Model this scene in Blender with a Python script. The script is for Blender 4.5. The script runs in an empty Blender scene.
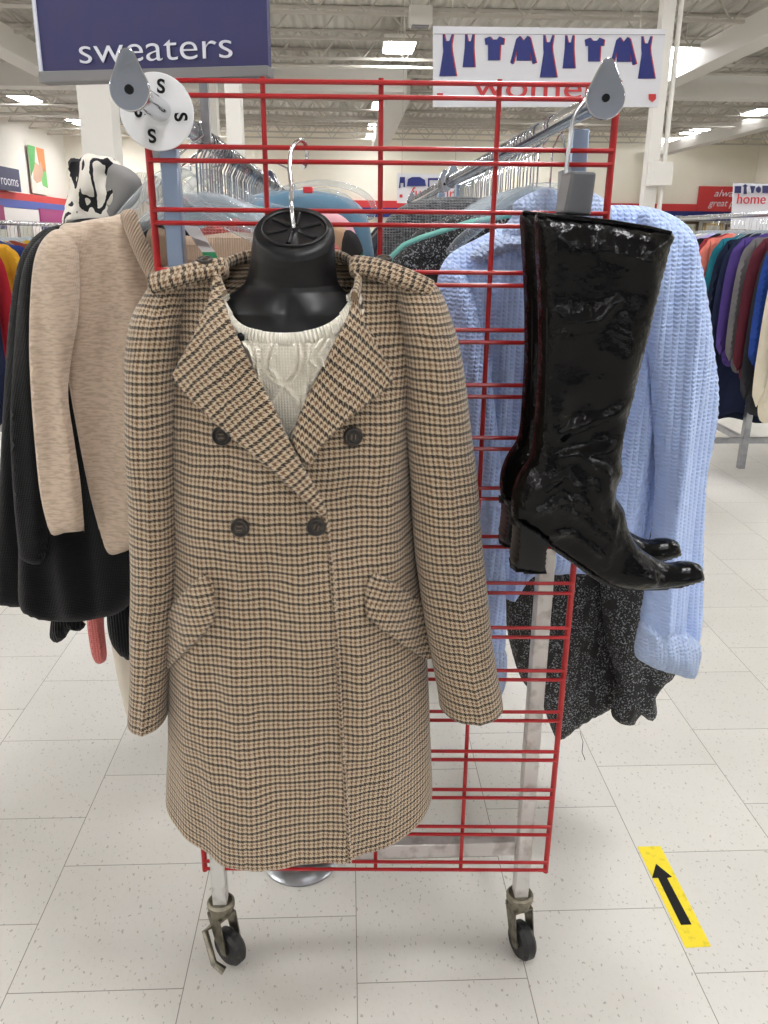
import bpy, bmesh, math, random
import numpy as np
from mathutils import Vector, Matrix, noise
from mathutils.bvhtree import BVHTree
from mathutils.geometry import delaunay_2d_cdt
PI = math.pi
sc = bpy.context.scene
COL = sc.collection
random.seed(7)

# ------------------------------------------------------------------ camera
F, PITCH, YAW, ROLL, H = 819.7, 0.3243, 0.0455, 0.0096, 1.2555
_f = Vector((math.sin(YAW)*math.cos(PITCH), math.cos(YAW)*math.cos(PITCH), -math.sin(PITCH)))
_r = Vector((math.cos(YAW), -math.sin(YAW), 0)); _u = _r.cross(_f)
RT = math.cos(ROLL)*_r + math.sin(ROLL)*_u
UP = -math.sin(ROLL)*_r + math.cos(ROLL)*_u
FW = _f
EYE = Vector((0, 0, H))
cam_d = bpy.data.cameras.new('camera'); cam = bpy.data.objects.new('camera', cam_d); COL.objects.link(cam)
cam_d.sensor_fit = 'VERTICAL'; cam_d.sensor_height = 24.0; cam_d.lens = F/1024*24.0
cam_d.clip_start = 0.02; cam_d.clip_end = 200
cam.matrix_world = Matrix(((RT.x, UP.x, -FW.x, EYE.x), (RT.y, UP.y, -FW.y, EYE.y), (RT.z, UP.z, -FW.z, EYE.z), (0, 0, 0, 1)))
sc.camera = cam

# ------------------------------------------------------------------ world, exposure
w = bpy.data.worlds.new('world'); sc.world = w; w.use_nodes = True
w.node_tree.nodes['Background'].inputs[0].default_value = (0.9, 0.92, 1, 1)
w.node_tree.nodes['Background'].inputs[1].default_value = 0.2
sc.view_settings.view_transform = 'Standard'; sc.view_settings.look = 'None'
sc.view_settings.gamma = 1; sc.view_settings.use_curve_mapping = False
sc.view_settings.exposure = 0.0
LAMP = 45.0          # emission of the ceiling fixtures
sc.cycles.use_denoising = True
sc.cycles.max_bounces = 8; sc.cycles.diffuse_bounces = 4; sc.cycles.glossy_bounces = 3
sc.cycles.transparent_max_bounces = 16; sc.cycles.transmission_bounces = 4
sc.cycles.sample_clamp_indirect = 4.0

# ------------------------------------------------------------------ measuring helpers
def ray(px, py):
    px, py = float(px), float(py)
    return ((px-384)/F*RT - (py-512)/F*UP + FW).normalized()
def P(px, py, Y=None, z=None, x=None):
    d = ray(px, py)
    if Y is not None: t = float(Y)/d.y
    elif z is not None: t = (z-H)/d.z
    else: t = x/d.x
    return EYE + d*t
def proj(p):
    d = Vector(p)-EYE; k = d.dot(FW)
    return 384+F*d.dot(RT)/k, 512-F*d.dot(UP)/k
def lin(h):
    h = h.lstrip('#'); o = []
    for i in (0, 2, 4):
        c = int(h[i:i+2], 16)/255
        o.append(c/12.92 if c <= .04045 else ((c+.055)/1.055)**2.4)
    return (*o, 1)
def interp(tab, v):
    tab = sorted(tab); xs = [t[0] for t in tab]
    return [float(np.interp(v, xs, [t[i] for t in tab])) for i in range(1, len(tab[0]))]
def smooth(tab, v):
    """Catmull-Rom through a table (t, a, b, ...)"""
    tab = sorted(tab); n = len(tab)
    if v <= tab[0][0]: return list(tab[0][1:])
    if v >= tab[-1][0]: return list(tab[-1][1:])
    i = max(k for k in range(n) if tab[k][0] <= v); i = min(i, n-2)
    t = (v-tab[i][0])/(tab[i+1][0]-tab[i][0]); out = []
    for c in range(1, len(tab[0])):
        p1, p2 = tab[i][c], tab[i+1][c]
        m1 = (tab[i+1][c]-tab[max(i-1, 0)][c])/(tab[i+1][0]-tab[max(i-1, 0)][0])*(tab[i+1][0]-tab[i][0])
        m2 = (tab[min(i+2, n-1)][c]-tab[i][c])/(tab[min(i+2, n-1)][0]-tab[i][0])*(tab[i+1][0]-tab[i][0])
        t2, t3 = t*t, t*t*t
        out.append((2*t3-3*t2+1)*p1+(t3-2*t2+t)*m1+(-2*t3+3*t2)*p2+(t3-t2)*m2)
    return out

# ------------------------------------------------------------------ materials
MATS = {}
def mat(name, hexc='#808080', rough=.6, metal=0, spec=.5, bump=None, var=None, sheen=0, coat=0, emit=None, alpha=None, trans=0):
    if name in MATS: return MATS[name]
    m = bpy.data.materials.new(name); m.use_nodes = True; nt = m.node_tree
    b = nt.nodes['Principled BSDF']; L = nt.links.new
    b.inputs['Base Color'].default_value = lin(hexc); b.inputs['Roughness'].default_value = rough
    b.inputs['Metallic'].default_value = metal; b.inputs['Specular IOR Level'].default_value = spec
    b.inputs['Sheen Weight'].default_value = sheen; b.inputs['Coat Weight'].default_value = coat
    b.inputs['Coat Roughness'].default_value = .08
    b.inputs['Transmission Weight'].default_value = trans
    if emit is not None:
        b.inputs['Emission Color'].default_value = lin(emit[0]); b.inputs['Emission Strength'].default_value = emit[1]
    if alpha is not None: b.inputs['Alpha'].default_value = alpha
    tc = nt.nodes.new('ShaderNodeTexCoord')
    if var:   # (hex2, scale, lo, hi[, stretch])
        n = nt.nodes.new('ShaderNodeTexNoise'); n.inputs['Scale'].default_value = var[1]; n.inputs['Detail'].default_value = 5
        mp = nt.nodes.new('ShaderNodeMapping'); mp.inputs['Scale'].default_value = var[4] if len(var) > 4 else (1, 1, 1)
        L(tc.outputs['Object'], mp.inputs[0]); L(mp.outputs[0], n.inputs['Vector'])
        r = nt.nodes.new('ShaderNodeValToRGB'); r.color_ramp.elements[0].position = var[2]; r.color_ramp.elements[1].position = var[3]
        r.color_ramp.elements[0].color = lin(hexc); r.color_ramp.elements[1].color = lin(var[0])
        L(n.outputs[0], r.inputs[0]); L(r.outputs[0], b.inputs['Base Color'])
    if bump:  # (scale, strength, distance[, stretch])
        n = nt.nodes.new('ShaderNodeTexNoise'); n.inputs['Scale'].default_value = bump[0]; n.inputs['Detail'].default_value = 4
        mp = nt.nodes.new('ShaderNodeMapping'); mp.inputs['Scale'].default_value = bump[3] if len(bump) > 3 else (1, 1, 1)
        L(tc.outputs['Object'], mp.inputs[0]); L(mp.outputs[0], n.inputs['Vector'])
        bp = nt.nodes.new('ShaderNodeBump'); bp.inputs['Strength'].default_value = bump[1]; bp.inputs['Distance'].default_value = bump[2]
        L(n.outputs[0], bp.inputs['Height']); L(bp.outputs[0], b.inputs['Normal'])
    MATS[name] = m; return m
class NT:
    """tiny node-math builder"""
    def __init__(s, name):
        s.m = bpy.data.materials.new(name); s.m.use_nodes = True; s.nt = s.m.node_tree
        s.b = s.nt.nodes['Principled BSDF']; MATS[name] = s.m
    def n(s, t, **k):
        x = s.nt.nodes.new(t)
        for a, v in k.items(): setattr(x, a, v)
        return x
    def put(s, i, v):
        if isinstance(v, (int, float)): i.default_value = v
        elif isinstance(v, tuple): i.default_value = v
        else: s.nt.links.new(v, i)
    def M(s, op, a, b=None, c=None):
        x = s.n('ShaderNodeMath', operation=op); s.put(x.inputs[0], a)
        if b is not None: s.put(x.inputs[1], b)
        if c is not None: s.put(x.inputs[2], c)
        return x.outputs[0]
    def mix(s, f, a, b):
        x = s.n('ShaderNodeMix', data_type='RGBA'); s.put(x.inputs[0], f); s.put(x.inputs[6], a); s.put(x.inputs[7], b); return x.outputs[2]
    def uv(s):
        x = s.n('ShaderNodeUVMap'); y = s.n('ShaderNodeSeparateXYZ'); s.nt.links.new(x.outputs[0], y.inputs[0]); return y.outputs[0], y.outputs[1]
    def obj(s):
        x = s.n('ShaderNodeTexCoord'); y = s.n('ShaderNodeSeparateXYZ'); s.nt.links.new(x.outputs['Object'], y.inputs[0]); return x.outputs['Object'], y.outputs[0], y.outputs[1], y.outputs[2]
    def noise(s, vec, scale, detail=3):
        x = s.n('ShaderNodeTexNoise'); s.put(x.inputs['Vector'], vec); x.inputs['Scale'].default_value = scale; x.inputs['Detail'].default_value = detail; return x.outputs[0]
    def squash(s, vec, sc_):
        mp = s.n('ShaderNodeMapping'); s.put(mp.inputs[0], vec); mp.inputs['Scale'].default_value = sc_; return mp.outputs[0]
    def ramp(s, f, stops, const=False):
        r = s.n('ShaderNodeValToRGB'); s.put(r.inputs[0], f); cr = r.color_ramp
        if const: cr.interpolation = 'CONSTANT'
        while len(cr.elements) < len(stops): cr.elements.new(.5)
        for e, (p, c) in zip(cr.elements, stops): e.position = p; e.color = c
        return r.outputs[0]
    def bump(s, h, strength, dist, prev=None):
        x = s.n('ShaderNodeBump'); x.inputs['Strength'].default_value = strength; x.inputs['Distance'].default_value = dist; s.put(x.inputs['Height'], h)
        if prev is not None: s.put(x.inputs['Normal'], prev)
        return x.outputs[0]

def houndstooth():
    k = NT('wool_guncheck'); u, v = k.uv(); per = .0138; th = per/16
    cream, brown, dk, dkw = lin('#c0ad95'), lin('#664b34'), lin('#0d0b0e'), lin('#2a211e')
    o = k.obj()[0]
    wob = k.M('MULTIPLY', k.M('SUBTRACT', k.noise(o, 22, 2), .5), .009)
    wob2 = k.M('MULTIPLY', k.M('SUBTRACT', k.noise(o, 17, 2), .5), .006)
    u = k.M('ADD', u, wob2); v = k.M('ADD', v, wob)
    fu = k.M('FRACT', k.M('DIVIDE', u, per)); fv = k.M('FRACT', k.M('DIVIDE', v, per))
    warp = k.ramp(fu, [(0, cream), (.25, brown), (.5, cream), (.80, dkw)], True)
    weft = k.ramp(fv, [(0, cream), (.25, brown), (.5, cream), (.70, dk)], True)
    s_ = k.M('ADD', k.M('FLOOR', k.M('DIVIDE', u, th)), k.M('FLOOR', k.M('DIVIDE', v, th)))
    thr = k.M('SUBTRACT', .5, k.M('MULTIPLY', k.M('GREATER_THAN', fv, .72), .3))
    thr = k.M('ADD', thr, k.M('MULTIPLY', k.M('GREATER_THAN', fu, .8), .12))
    tw = k.M('LESS_THAN', k.M('FRACT', k.M('DIVIDE', k.M('ADD', s_, .5), 4)), thr)
    c = k.mix(tw, weft, warp)
    fz = k.noise(o, 900, 3)
    c2 = k.mix(k.M('MULTIPLY', fz, .1), c, lin('#b9a88e'))
    k.put(k.b.inputs['Base Color'], c2); k.b.inputs['Roughness'].default_value = .92
    k.b.inputs['Sheen Weight'].default_value = .25; k.b.inputs['Specular IOR Level'].default_value = .15
    k.put(k.b.inputs['Normal'], k.bump(fz, .55, .0015))
    return k.m
def knit(name, hexc, rib=.008, st=.006, depth=.003, rough=.9, sheen=.3, hex2=None, var=200, weave='rib'):
    k = NT(name); u, v = k.uv(); o = k.obj()[0]
    a = k.M('ABSOLUTE', k.M('SINE', k.M('MULTIPLY', u, PI/rib)))
    if weave == 'rib':      # v-shaped stitches in upright ribs
        ph = k.M('ADD', k.M('MULTIPLY', v, 2*PI/st), k.M('MULTIPLY', a, 2.2))
        b_ = k.M('MULTIPLY', k.M('ADD', k.M('SINE', ph), 1), .28)
        h = k.M('ADD', k.M('POWER', a, .6), b_)
    else:
        b_ = k.M('ABSOLUTE', k.M('SINE', k.M('MULTIPLY', v, PI/st)))
        h = k.M('MULTIPLY', a, b_)
    nz = k.noise(o, 700, 3); h2 = k.M('ADD', h, k.M('MULTIPLY', nz, .5))
    if hex2: k.put(k.b.inputs['Base Color'], k.mix(k.ramp(k.noise(k.squash(o, (.3, .3, 1.4)), var, 4), [(.42, (0, 0, 0, 1)), (.62, (1, 1, 1, 1))]), lin(hexc), lin(hex2)))
    else: k.b.inputs['Base Color'].default_value = lin(hexc)
    k.b.inputs['Roughness'].default_value = rough; k.b.inputs['Sheen Weight'].default_value = sheen
    k.b.inputs['Specular IOR Level'].default_value = .15
    k.put(k.b.inputs['Normal'], k.bump(h2, .8, depth)); return k.m
def chenille():
    k = NT('black_sparkle_chenille'); o = k.obj()[0]; u, v = k.uv()
    n1 = k.noise(o, 330, 3); n2 = k.noise(o, 30, 3)
    a = k.M('ABSOLUTE', k.M('SINE', k.M('MULTIPLY', u, PI/.03)))
    f = k.M('MULTIPLY', k.M('GREATER_THAN', n1, .575), k.M('GREATER_THAN', k.M('ADD', n2, k.M('MULTIPLY', a, .14)), .50))
    k.put(k.b.inputs['Base Color'], k.mix(f, lin('#0b0b0d'), lin('#8d9096')))
    k.b.inputs['Roughness'].default_value = .6; k.put(k.b.inputs['Normal'], k.bump(k.M('ADD', n1, n2), .9, .004)); return k.m
def zebra():
    k = NT('zebra_knit'); o = k.obj()[0]
    n = k.noise(k.squash(o, (1.5, 1.5, .55)), 15, 2); fine = k.noise(o, 150, 2)
    s_ = k.M('FRACT', k.M('ADD', k.M('MULTIPLY', n, 5.5), k.M('MULTIPLY', fine, .18)))
    f = k.M('LESS_THAN', s_, .36)
    k.put(k.b.inputs['Base Color'], k.mix(f, lin('#e9e3d8'), lin('#17151a'))); k.b.inputs['Roughness'].default_value = .9
    k.put(k.b.inputs['Normal'], k.bump(fine, .5, .002)); return k.m
def floor_tiles(S0, T0):
    k = NT('vinyl_tiles'); o, x, y, z = k.obj(); T = .3048
    cx = k.M('DIVIDE', k.M('SUBTRACT', x, S0), T); col = k.M('FLOOR', cx)
    par = k.M('ABSOLUTE', k.M('MODULO', col, 2.0))
    cy = k.M('ADD', k.M('DIVIDE', k.M('SUBTRACT', y, T0), T), k.M('MULTIPLY', par, .5)); row = k.M('FLOOR', cy)
    dx = k.M('ABSOLUTE', k.M('SUBTRACT', k.M('FRACT', k.M('ADD', cx, .5)), .5))
    dy = k.M('ABSOLUTE', k.M('SUBTRACT', k.M('FRACT', k.M('ADD', cy, .5)), .5))
    seam = k.M('LESS_THAN', k.M('MINIMUM', dx, dy), .003)
    cmb = k.n('ShaderNodeCombineXYZ'); k.put(cmb.inputs[0], col); k.put(cmb.inputs[1], row)
    wn = k.n('ShaderNodeTexWhiteNoise'); k.put(wn.inputs['Vector'], cmb.outputs[0])
    big = k.noise(o, 3.5, 4)
    base = k.mix(wn.outputs['Value'], lin('#d0cdc7'), lin('#d8d5ce'))
    base = k.mix(k.ramp(big, [(.3, (0, 0, 0, 1)), (.9, (1, 1, 1, 1))]), base, lin('#cbc8c0'))
    # chips: short flecks
    mp = k.n('ShaderNodeMapping'); k.put(mp.inputs[0], o); mp.inputs['Scale'].default_value = (1.7, 1, 1); mp.inputs['Rotation'].default_value = (0, 0, .5)
    f1 = k.ramp(k.noise(mp.outputs[0], 85, 1.5), [(.665, (0, 0, 0, 1)), (.685, (1, 1, 1, 1))])
    f2 = k.ramp(k.noise(mp.outputs[0], 75, 3), [(.5, (0, 0, 0, 1)), (.8, (.5, .5, .5, 1))])
    base = k.mix(k.M('MULTIPLY', f2, .35), base, lin('#b9b4aa')); base = k.mix(k.M('MULTIPLY', f1, .6), base, lin('#8e887d'))
    base = k.mix(seam, base, lin('#8a867e'))
    k.put(k.b.inputs['Base Color'], base)
    k.put(k.b.inputs['Roughness'], k.M('ADD', .26, k.M('MULTIPLY', k.noise(o, 9, 4), .1)))
    k.put(k.b.inputs['Normal'], k.bump(k.M('SUBTRACT', k.noise(o, 14, 3), k.M('MULTIPLY', seam, .6)), .035, .006)); return k.m
def clear_plastic():
    m = bpy.data.materials.new('clear_plastic'); m.use_nodes = True; nt = m.node_tree; nt.nodes.clear()
    o = nt.nodes.new('ShaderNodeOutputMaterial'); mx = nt.nodes.new('ShaderNodeMixShader'); t = nt.nodes.new('ShaderNodeBsdfTransparent')
    g = nt.nodes.new('ShaderNodeBsdfPrincipled'); g.inputs['Base Color'].default_value = (.75, .8, .84, 1); g.inputs['Roughness'].default_value = .06
    lw = nt.nodes.new('ShaderNodeLayerWeight'); lw.inputs[0].default_value = .45
    r = nt.nodes.new('ShaderNodeMath'); r.operation = 'MULTIPLY_ADD'; r.inputs[1].default_value = .7; r.inputs[2].default_value = .12
    t.inputs[0].default_value = (.93, .95, .96, 1)
    nt.links.new(lw.outputs['Facing'], r.inputs[0]); nt.links.new(r.outputs[0], mx.inputs[0]); nt.links.new(t.outputs[0], mx.inputs[1]); nt.links.new(g.outputs[0], mx.inputs[2]); nt.links.new(mx.outputs[0], o.inputs[0])
    MATS['clear_plastic'] = m; return m
def deck():
    k = NT('painted_deck'); o, x, y, z = k.obj()
    a = k.M('SINE', k.M('MULTIPLY', x, 2*PI/.2)); k.b.inputs['Base Color'].default_value = lin('#cbc7be'); k.b.inputs['Roughness'].default_value = .8
    k.put(k.b.inputs['Normal'], k.bump(a, .9, .03)); return k.m

CHROME = mat('chrome', '#d4d6da', .12, 1, bump=(60, .15, .002))
STEEL = mat('brushed_steel', '#aeb0b3', .33, 1, bump=(40, .25, .002, (1, 1, .1)), var=('#8d8f93', 14, .4, .7))
POSTM = mat('worn_painted_post', '#dcdad6', .35, .35, var=('#b7b3ad', 40, .5, .7))
ZINC = mat('zinc_caster', '#8b8678', .42, 1, var=('#5d5a50', 60, .45, .7))
RUBBER = mat('black_rubber', '#18181a', .5, var=('#3b3a38', 90, .55, .75))
RED = mat('red_enamel', '#a4171b', .32, 0, .5, bump=(120, .1, .001))
BLACKP = mat('black_moulded_plastic', '#0c0c0e', .42, 0, .28, bump=(300, .12, .0008))
LEATHER = mat('black_patent_leather', '#030304', .19, 0, .17, bump=(38, .8, .006))
LEATH2 = mat('black_stacked_heel', '#0a0a0b', .35, spec=.3, bump=(90, .2, .001))
SOLE = mat('black_rubber_sole', '#101012', .5)
WHITEP = mat('white_painted_steel', '#ebe8e2', .6)
WALLP = mat('cream_wall_paint', '#f1ecdd', .85, var=('#ece5d3', .6, .4, .7))
WALLW = mat('white_wall_paint', '#e6e2d8', .85)
JOISTM = mat('joist_paint', '#c2bdb3', .75)
NAVY = mat('navy_print', '#24245c', .45, var=('#272756', 30, .4, .7))
NAVYD = mat('dark_navy_print', '#2c3358', .5)
LETTER = mat('pale_lettering', '#dfe2ec', .5)
GREYTRIM = mat('grey_sign_rail', '#7b7a7c', .45, .3)
SIGNW = mat('white_sign_board', '#e3e3e8', .5)
REDP = mat('red_print', '#c03236', .5)
BLUEP = mat('blue_print', '#15236f', .5)
PALEBAND = mat('blue_band_paint', '#4a5aa0', .6)
INK = mat('black_print', '#0d0d10', .6, spec=.2)
WOOL = houndstooth()
BLUEK = knit('sky_blue_knit', '#bcd2ff', rib=.0092, st=.0062, depth=.0028)
BLUEC = knit('sky_blue_cuff_knit', '#b6c8eb', rib=.007, st=.006, depth=.004)
CREAMK = knit('cream_knit', '#f0eadc', rib=.0034, st=.0036, depth=.0012, weave='grid')
CREAMR = knit('cream_rib_knit', '#f2ecde', rib=.0052, st=.2, depth=.0035, weave='rib')
BEIGEK = knit('heather_beige_knit', '#d3bfaa', rib=.0016, st=.0016, depth=.0006, hex2='#bda893', var=240, weave='grid')
BEIGER = knit('beige_rib_knit', '#c2aa94', rib=.0035, st=.2, depth=.0025)
BLACKK = knit('black_fine_knit', '#0b0b0e', rib=.003, st=.003, depth=.001, weave='grid', sheen=.12)
BLACKR = knit('black_rib_knit', '#0c0d10', rib=.006, st=.2, depth=.003, sheen=.12)
CHEN = chenille(); ZEB = zebra(); CLEAR = clear_plastic()
CORALK = knit('coral_knit', '#d4716c', rib=.006, st=.005, depth=.003)
GREYK = knit('grey_heather_knit', '#6d6f72', rib=.006, st=.005, depth=.003, hex2='#3d3f42', var=240)
def cloth(name, hexc, hex2=None): return mat(name, hexc, .9, 0, .2, sheen=.1, bump=(260, .35, .0015), var=(hex2, 30, .45, .65) if hex2 else None)

# ------------------------------------------------------------------ object helpers
def tag(o, label=None, cat=None, group=None, kind=None):
    if label: o['label'] = label
    if cat: o['category'] = cat
    if group: o['group'] = group
    if kind: o['kind'] = kind
    return o
ORG = {}
def thing(name, loc, label, cat, group=None):
    o = bpy.data.objects.new(name, None); o.empty_display_size = .05; COL.objects.link(o); o.location = loc; ORG[o] = Vector(loc)
    return tag(o, label, cat, group)
class MB:
    def __init__(s): s.v = []; s.f = []; s.uv = []; s.mi = []
    def add(s, vs, fs, uvs=None, mi=0):
        n = len(s.v); s.v += [tuple(a) for a in vs]; s.f += [tuple(i+n for i in f) for f in fs]
        s.uv += [tuple(a) for a in uvs] if uvs is not None else [(a[0], a[2]) for a in vs]; s.mi += [mi]*len(fs); return s
    def box(s, c, size, rz=0, M=None):
        vs = []; m = Matrix.Rotation(rz, 3, 'Z') if M is None else M
        for k in range(8):
            p = Vector(((k & 1)-.5, (k >> 1 & 1)-.5, (k >> 2)-.5)); p = Vector((p.x*size[0], p.y*size[1], p.z*size[2])); vs.append(Vector(c)+m @ p)
        return s.add(vs, [(0, 2, 3, 1), (4, 5, 7, 6), (0, 1, 5, 4), (2, 6, 7, 3), (0, 4, 6, 2), (1, 3, 7, 5)])
    def tube(s, pts, r, seg=10, caps=True, closed=False, flat=1.0, up=None):
        pts = [Vector(p) for p in pts]; n = len(pts); rr = r if isinstance(r, (list, tuple)) else [r]*n
        t0 = (pts[1]-pts[0]).normalized(); a = Vector(up) if up else (Vector((0, 0, 1)) if abs(t0.z) < .9 else Vector((1, 0, 0)))
        nrm = (a-t0*a.dot(t0)).normalized(); vs = []; uvs = []; L = 0
        for i, p in enumerate(pts):
            if closed: t = (pts[(i+1) % n]-pts[i-1]).normalized()
            else: t = (pts[min(i+1, n-1)]-pts[max(i-1, 0)]).normalized()
            nrm = (nrm-t*nrm.dot(t)).normalized(); bn = t.cross(nrm)
            if i: L += (p-pts[i-1]).length
            for k in range(seg):
                an = 2*PI*k/seg; vs.append(p+nrm*math.cos(an)*rr[i]+bn*math.sin(an)*rr[i]*flat); uvs.append((an*rr[i], L))
        fs = []
        for i in range(n if closed else n-1):
            j = (i+1) % n
            for k in range(seg): fs.append((i*seg+k, i*seg+(k+1) % seg, j*seg+(k+1) % seg, j*seg+k))
        if caps and not closed: fs += [tuple(range(seg))[::-1], tuple((n-1)*seg+k for k in range(seg))]
        return s.add(vs, fs, uvs)
    def disc(s, c, axis, r, th, seg=32, hole=0, bev=.0):
        ax = Vector(axis).normalized(); a = Vector((0, 0, 1)) if abs(ax.z) < .9 else Vector((1, 0, 0)); x = ax.cross(a).normalized(); y = ax.cross(x)
        prof = [(hole, -th/2), (r-bev, -th/2), (r, -th/2+bev), (r, th/2-bev), (r-bev, th/2), (hole, th/2)]
        return s.revolve(c, ax, x, y, prof, seg, hole > 0)
    def revolve(s, c, ax, x, y, prof, seg=24, loop=False):
        vs = []; c = Vector(c)
        for rr, hh in prof:
            for k in range(seg):
                an = 2*PI*k/seg; vs.append(c+ax*hh+(x*math.cos(an)+y*math.sin(an))*rr)
        fs = []; m = len(prof)
        for i in range(m if loop else m-1):
            j = (i+1) % m
            for k in range(seg): fs.append((i*seg+k, i*seg+(k+1) % seg, j*seg+(k+1) % seg, j*seg+k))
        if not loop: fs += [tuple(range(seg))[::-1], tuple((m-1)*seg+k for k in range(seg))]
        return s.add(vs, fs)
    def lathe(s, c, prof, seg=24): return s.revolve(c, Vector((0, 0, 1)), Vector((1, 0, 0)), Vector((0, 1, 0)), prof, seg)
    def prism(s, pts, d):
        """closed outline of 3D points pushed along vector d"""
        n = len(pts); pts = [Vector(p) for p in pts]; d = Vector(d)
        return s.add(pts+[p+d for p in pts], [tuple(range(n)), tuple(range(n, 2*n))[::-1]]+[(i, i+n, (i+1) % n+n, (i+1) % n) for i in range(n)])
    def build(s, name, m, parent=None, smooth=True, bevel=0, sub=0, label=None, auto=None):
        me = bpy.data.meshes.new(name); org = Vector((0, 0, 0)); p = parent
        while p is not None: org = org+ORG.get(p, Vector((0, 0, 0))); p = p.parent
        me.from_pydata([tuple(Vector(v)-org) for v in s.v], [], s.f); me.update()
        ul = me.uv_layers.new(name='UVMap'); idx = [l.vertex_index for l in me.loops]
        ul.data.foreach_set('uv', np.array([s.uv[i] for i in idx], dtype=np.float32).ravel())
        for k in (m if isinstance(m, (list, tuple)) else [m]): me.materials.append(k)
        if any(s.mi): me.polygons.foreach_set('material_index', s.mi)
        bm = bmesh.new(); bm.from_mesh(me); bmesh.ops.recalc_face_normals(bm, faces=bm.faces)
        if smooth:
            for f in bm.faces: f.smooth = True
            for e in bm.edges:
                if len(e.link_faces) == 2 and e.calc_face_angle(0) > (auto or .75): e.smooth = False
        bm.to_mesh(me); bm.free()
        o = bpy.data.objects.new(name, me); COL.objects.link(o)
        if parent is not None: o.parent = parent
        if bevel:
            b = o.modifiers.new('bevel', 'BEVEL'); b.width = bevel; b.segments = 2; b.limit_method = 'ANGLE'
        if sub:
            q = o.modifiers.new('sub', 'SUBSURF'); q.levels = q.render_levels = sub
        if label: o['label'] = label
        return o
def struct(o): o['kind'] = 'structure'; return o
def copy_tree(o, parent=None):
    c = o.copy(); COL.objects.link(c)
    if parent is not None: c.parent = parent
    for ch in list(o.children): copy_tree(ch, c)
    return c
def text(name, s, loc, size, m, parent, rot=(PI/2, 0, 0), ext=.001, width=None, shear=0, align='LEFT', bold=0):
    cu = bpy.data.curves.new(name, 'FONT'); cu.body = s; cu.size = size; cu.extrude = ext; cu.shear = shear; cu.align_x = align; cu.offset = bold
    t = bpy.data.objects.new(name+'_src', cu); COL.objects.link(t); bpy.context.view_layer.update()
    me = bpy.data.meshes.new_from_object(t.evaluated_get(bpy.context.evaluated_depsgraph_get())); bpy.data.objects.remove(t)
    if width:
        xs = [v.co.x for v in me.vertices]; k = width/(max(xs)-min(xs))
        for v in me.vertices: v.co.x *= k
    org = Vector((0, 0, 0)); p = parent
    while p is not None: org = org+ORG.get(p, Vector((0, 0, 0))); p = p.parent
    R_ = Matrix.LocRotScale(Vector(loc)-org, __import__('mathutils').Euler(rot), None)
    me.transform(R_); me.materials.clear(); me.materials.append(m)
    o = bpy.data.objects.new(name, me); COL.objects.link(o); o.parent = parent; return o

# ---- cloth builders
def catmull(pts, step):
    n = len(pts); out = []
    for i in range(n):
        p0, p1, p2, p3 = [np.array(pts[(i+k) % n], float) for k in (-1, 0, 1, 2)]
        m = max(2, int(np.linalg.norm(p2-p1)/step))
        for j in range(m):
            t = j/m; out.append(.5*((2*p1)+(-p0+p2)*t+(2*p0-5*p1+4*p2-p3)*t*t+(-p0+3*p1-3*p2+p3)*t**3))
    return out
def resample(pts, step):
    n = len(pts); out = []
    for i in range(n):
        a, b = np.array(pts[i], float), np.array(pts[(i+1) % n], float); m = max(1, int(round(np.linalg.norm(b-a)/step)))
        for j in range(m): out.append(a+(b-a)*j/m)
    return out
def segdist(Q, A, B):
    d = B-A; L = (d*d).sum(1)+1e-12; best = np.full(len(Q), 1e9)
    for i in range(len(A)):
        t = np.clip(((Q-A[i])@d[i])/L[i], 0, 1); e = Q-(A[i]+t[:, None]*d[i]); best = np.minimum(best, np.hypot(e[:, 0], e[:, 1]))
    return best
def fill(poly, step):
    """triangulate a 2D outline: points, triangles, distance to the rim, number of rim points"""
    A = np.array(poly); B = np.roll(A, -1, 0); x0, y0 = A.min(0); x1, y1 = A.max(0); g = []
    r = 0; y = y0+step*.5
    while y < y1:
        x = x0+(step*.5 if r % 2 else 0)
        while x < x1: g.append((x, y)); x += step
        y += step*.866; r += 1
    g = np.array(g) if g else np.zeros((0, 2))
    ins = np.zeros(len(g), bool)
    for i in range(len(A)):
        a, b = A[i], B[i]; c = (a[1] > g[:, 1]) != (b[1] > g[:, 1])
        with np.errstate(divide='ignore', invalid='ignore'): xx = (b[0]-a[0])*(g[:, 1]-a[1])/(b[1]-a[1])+a[0]
        ins ^= c & (g[:, 0] < xx)
    g = g[ins]
    if len(g): g = g[segdist(g, A, B) > step*.55]
    pts = [Vector(p) for p in A]+[Vector(p) for p in g]
    r = delaunay_2d_cdt(pts, [], [list(range(len(A)))], 1, 1e-7)
    V = np.array([tuple(v) for v in r[0]]); D = segdist(V, A, B); return V, [tuple(f) for f in r[2]], D
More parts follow.
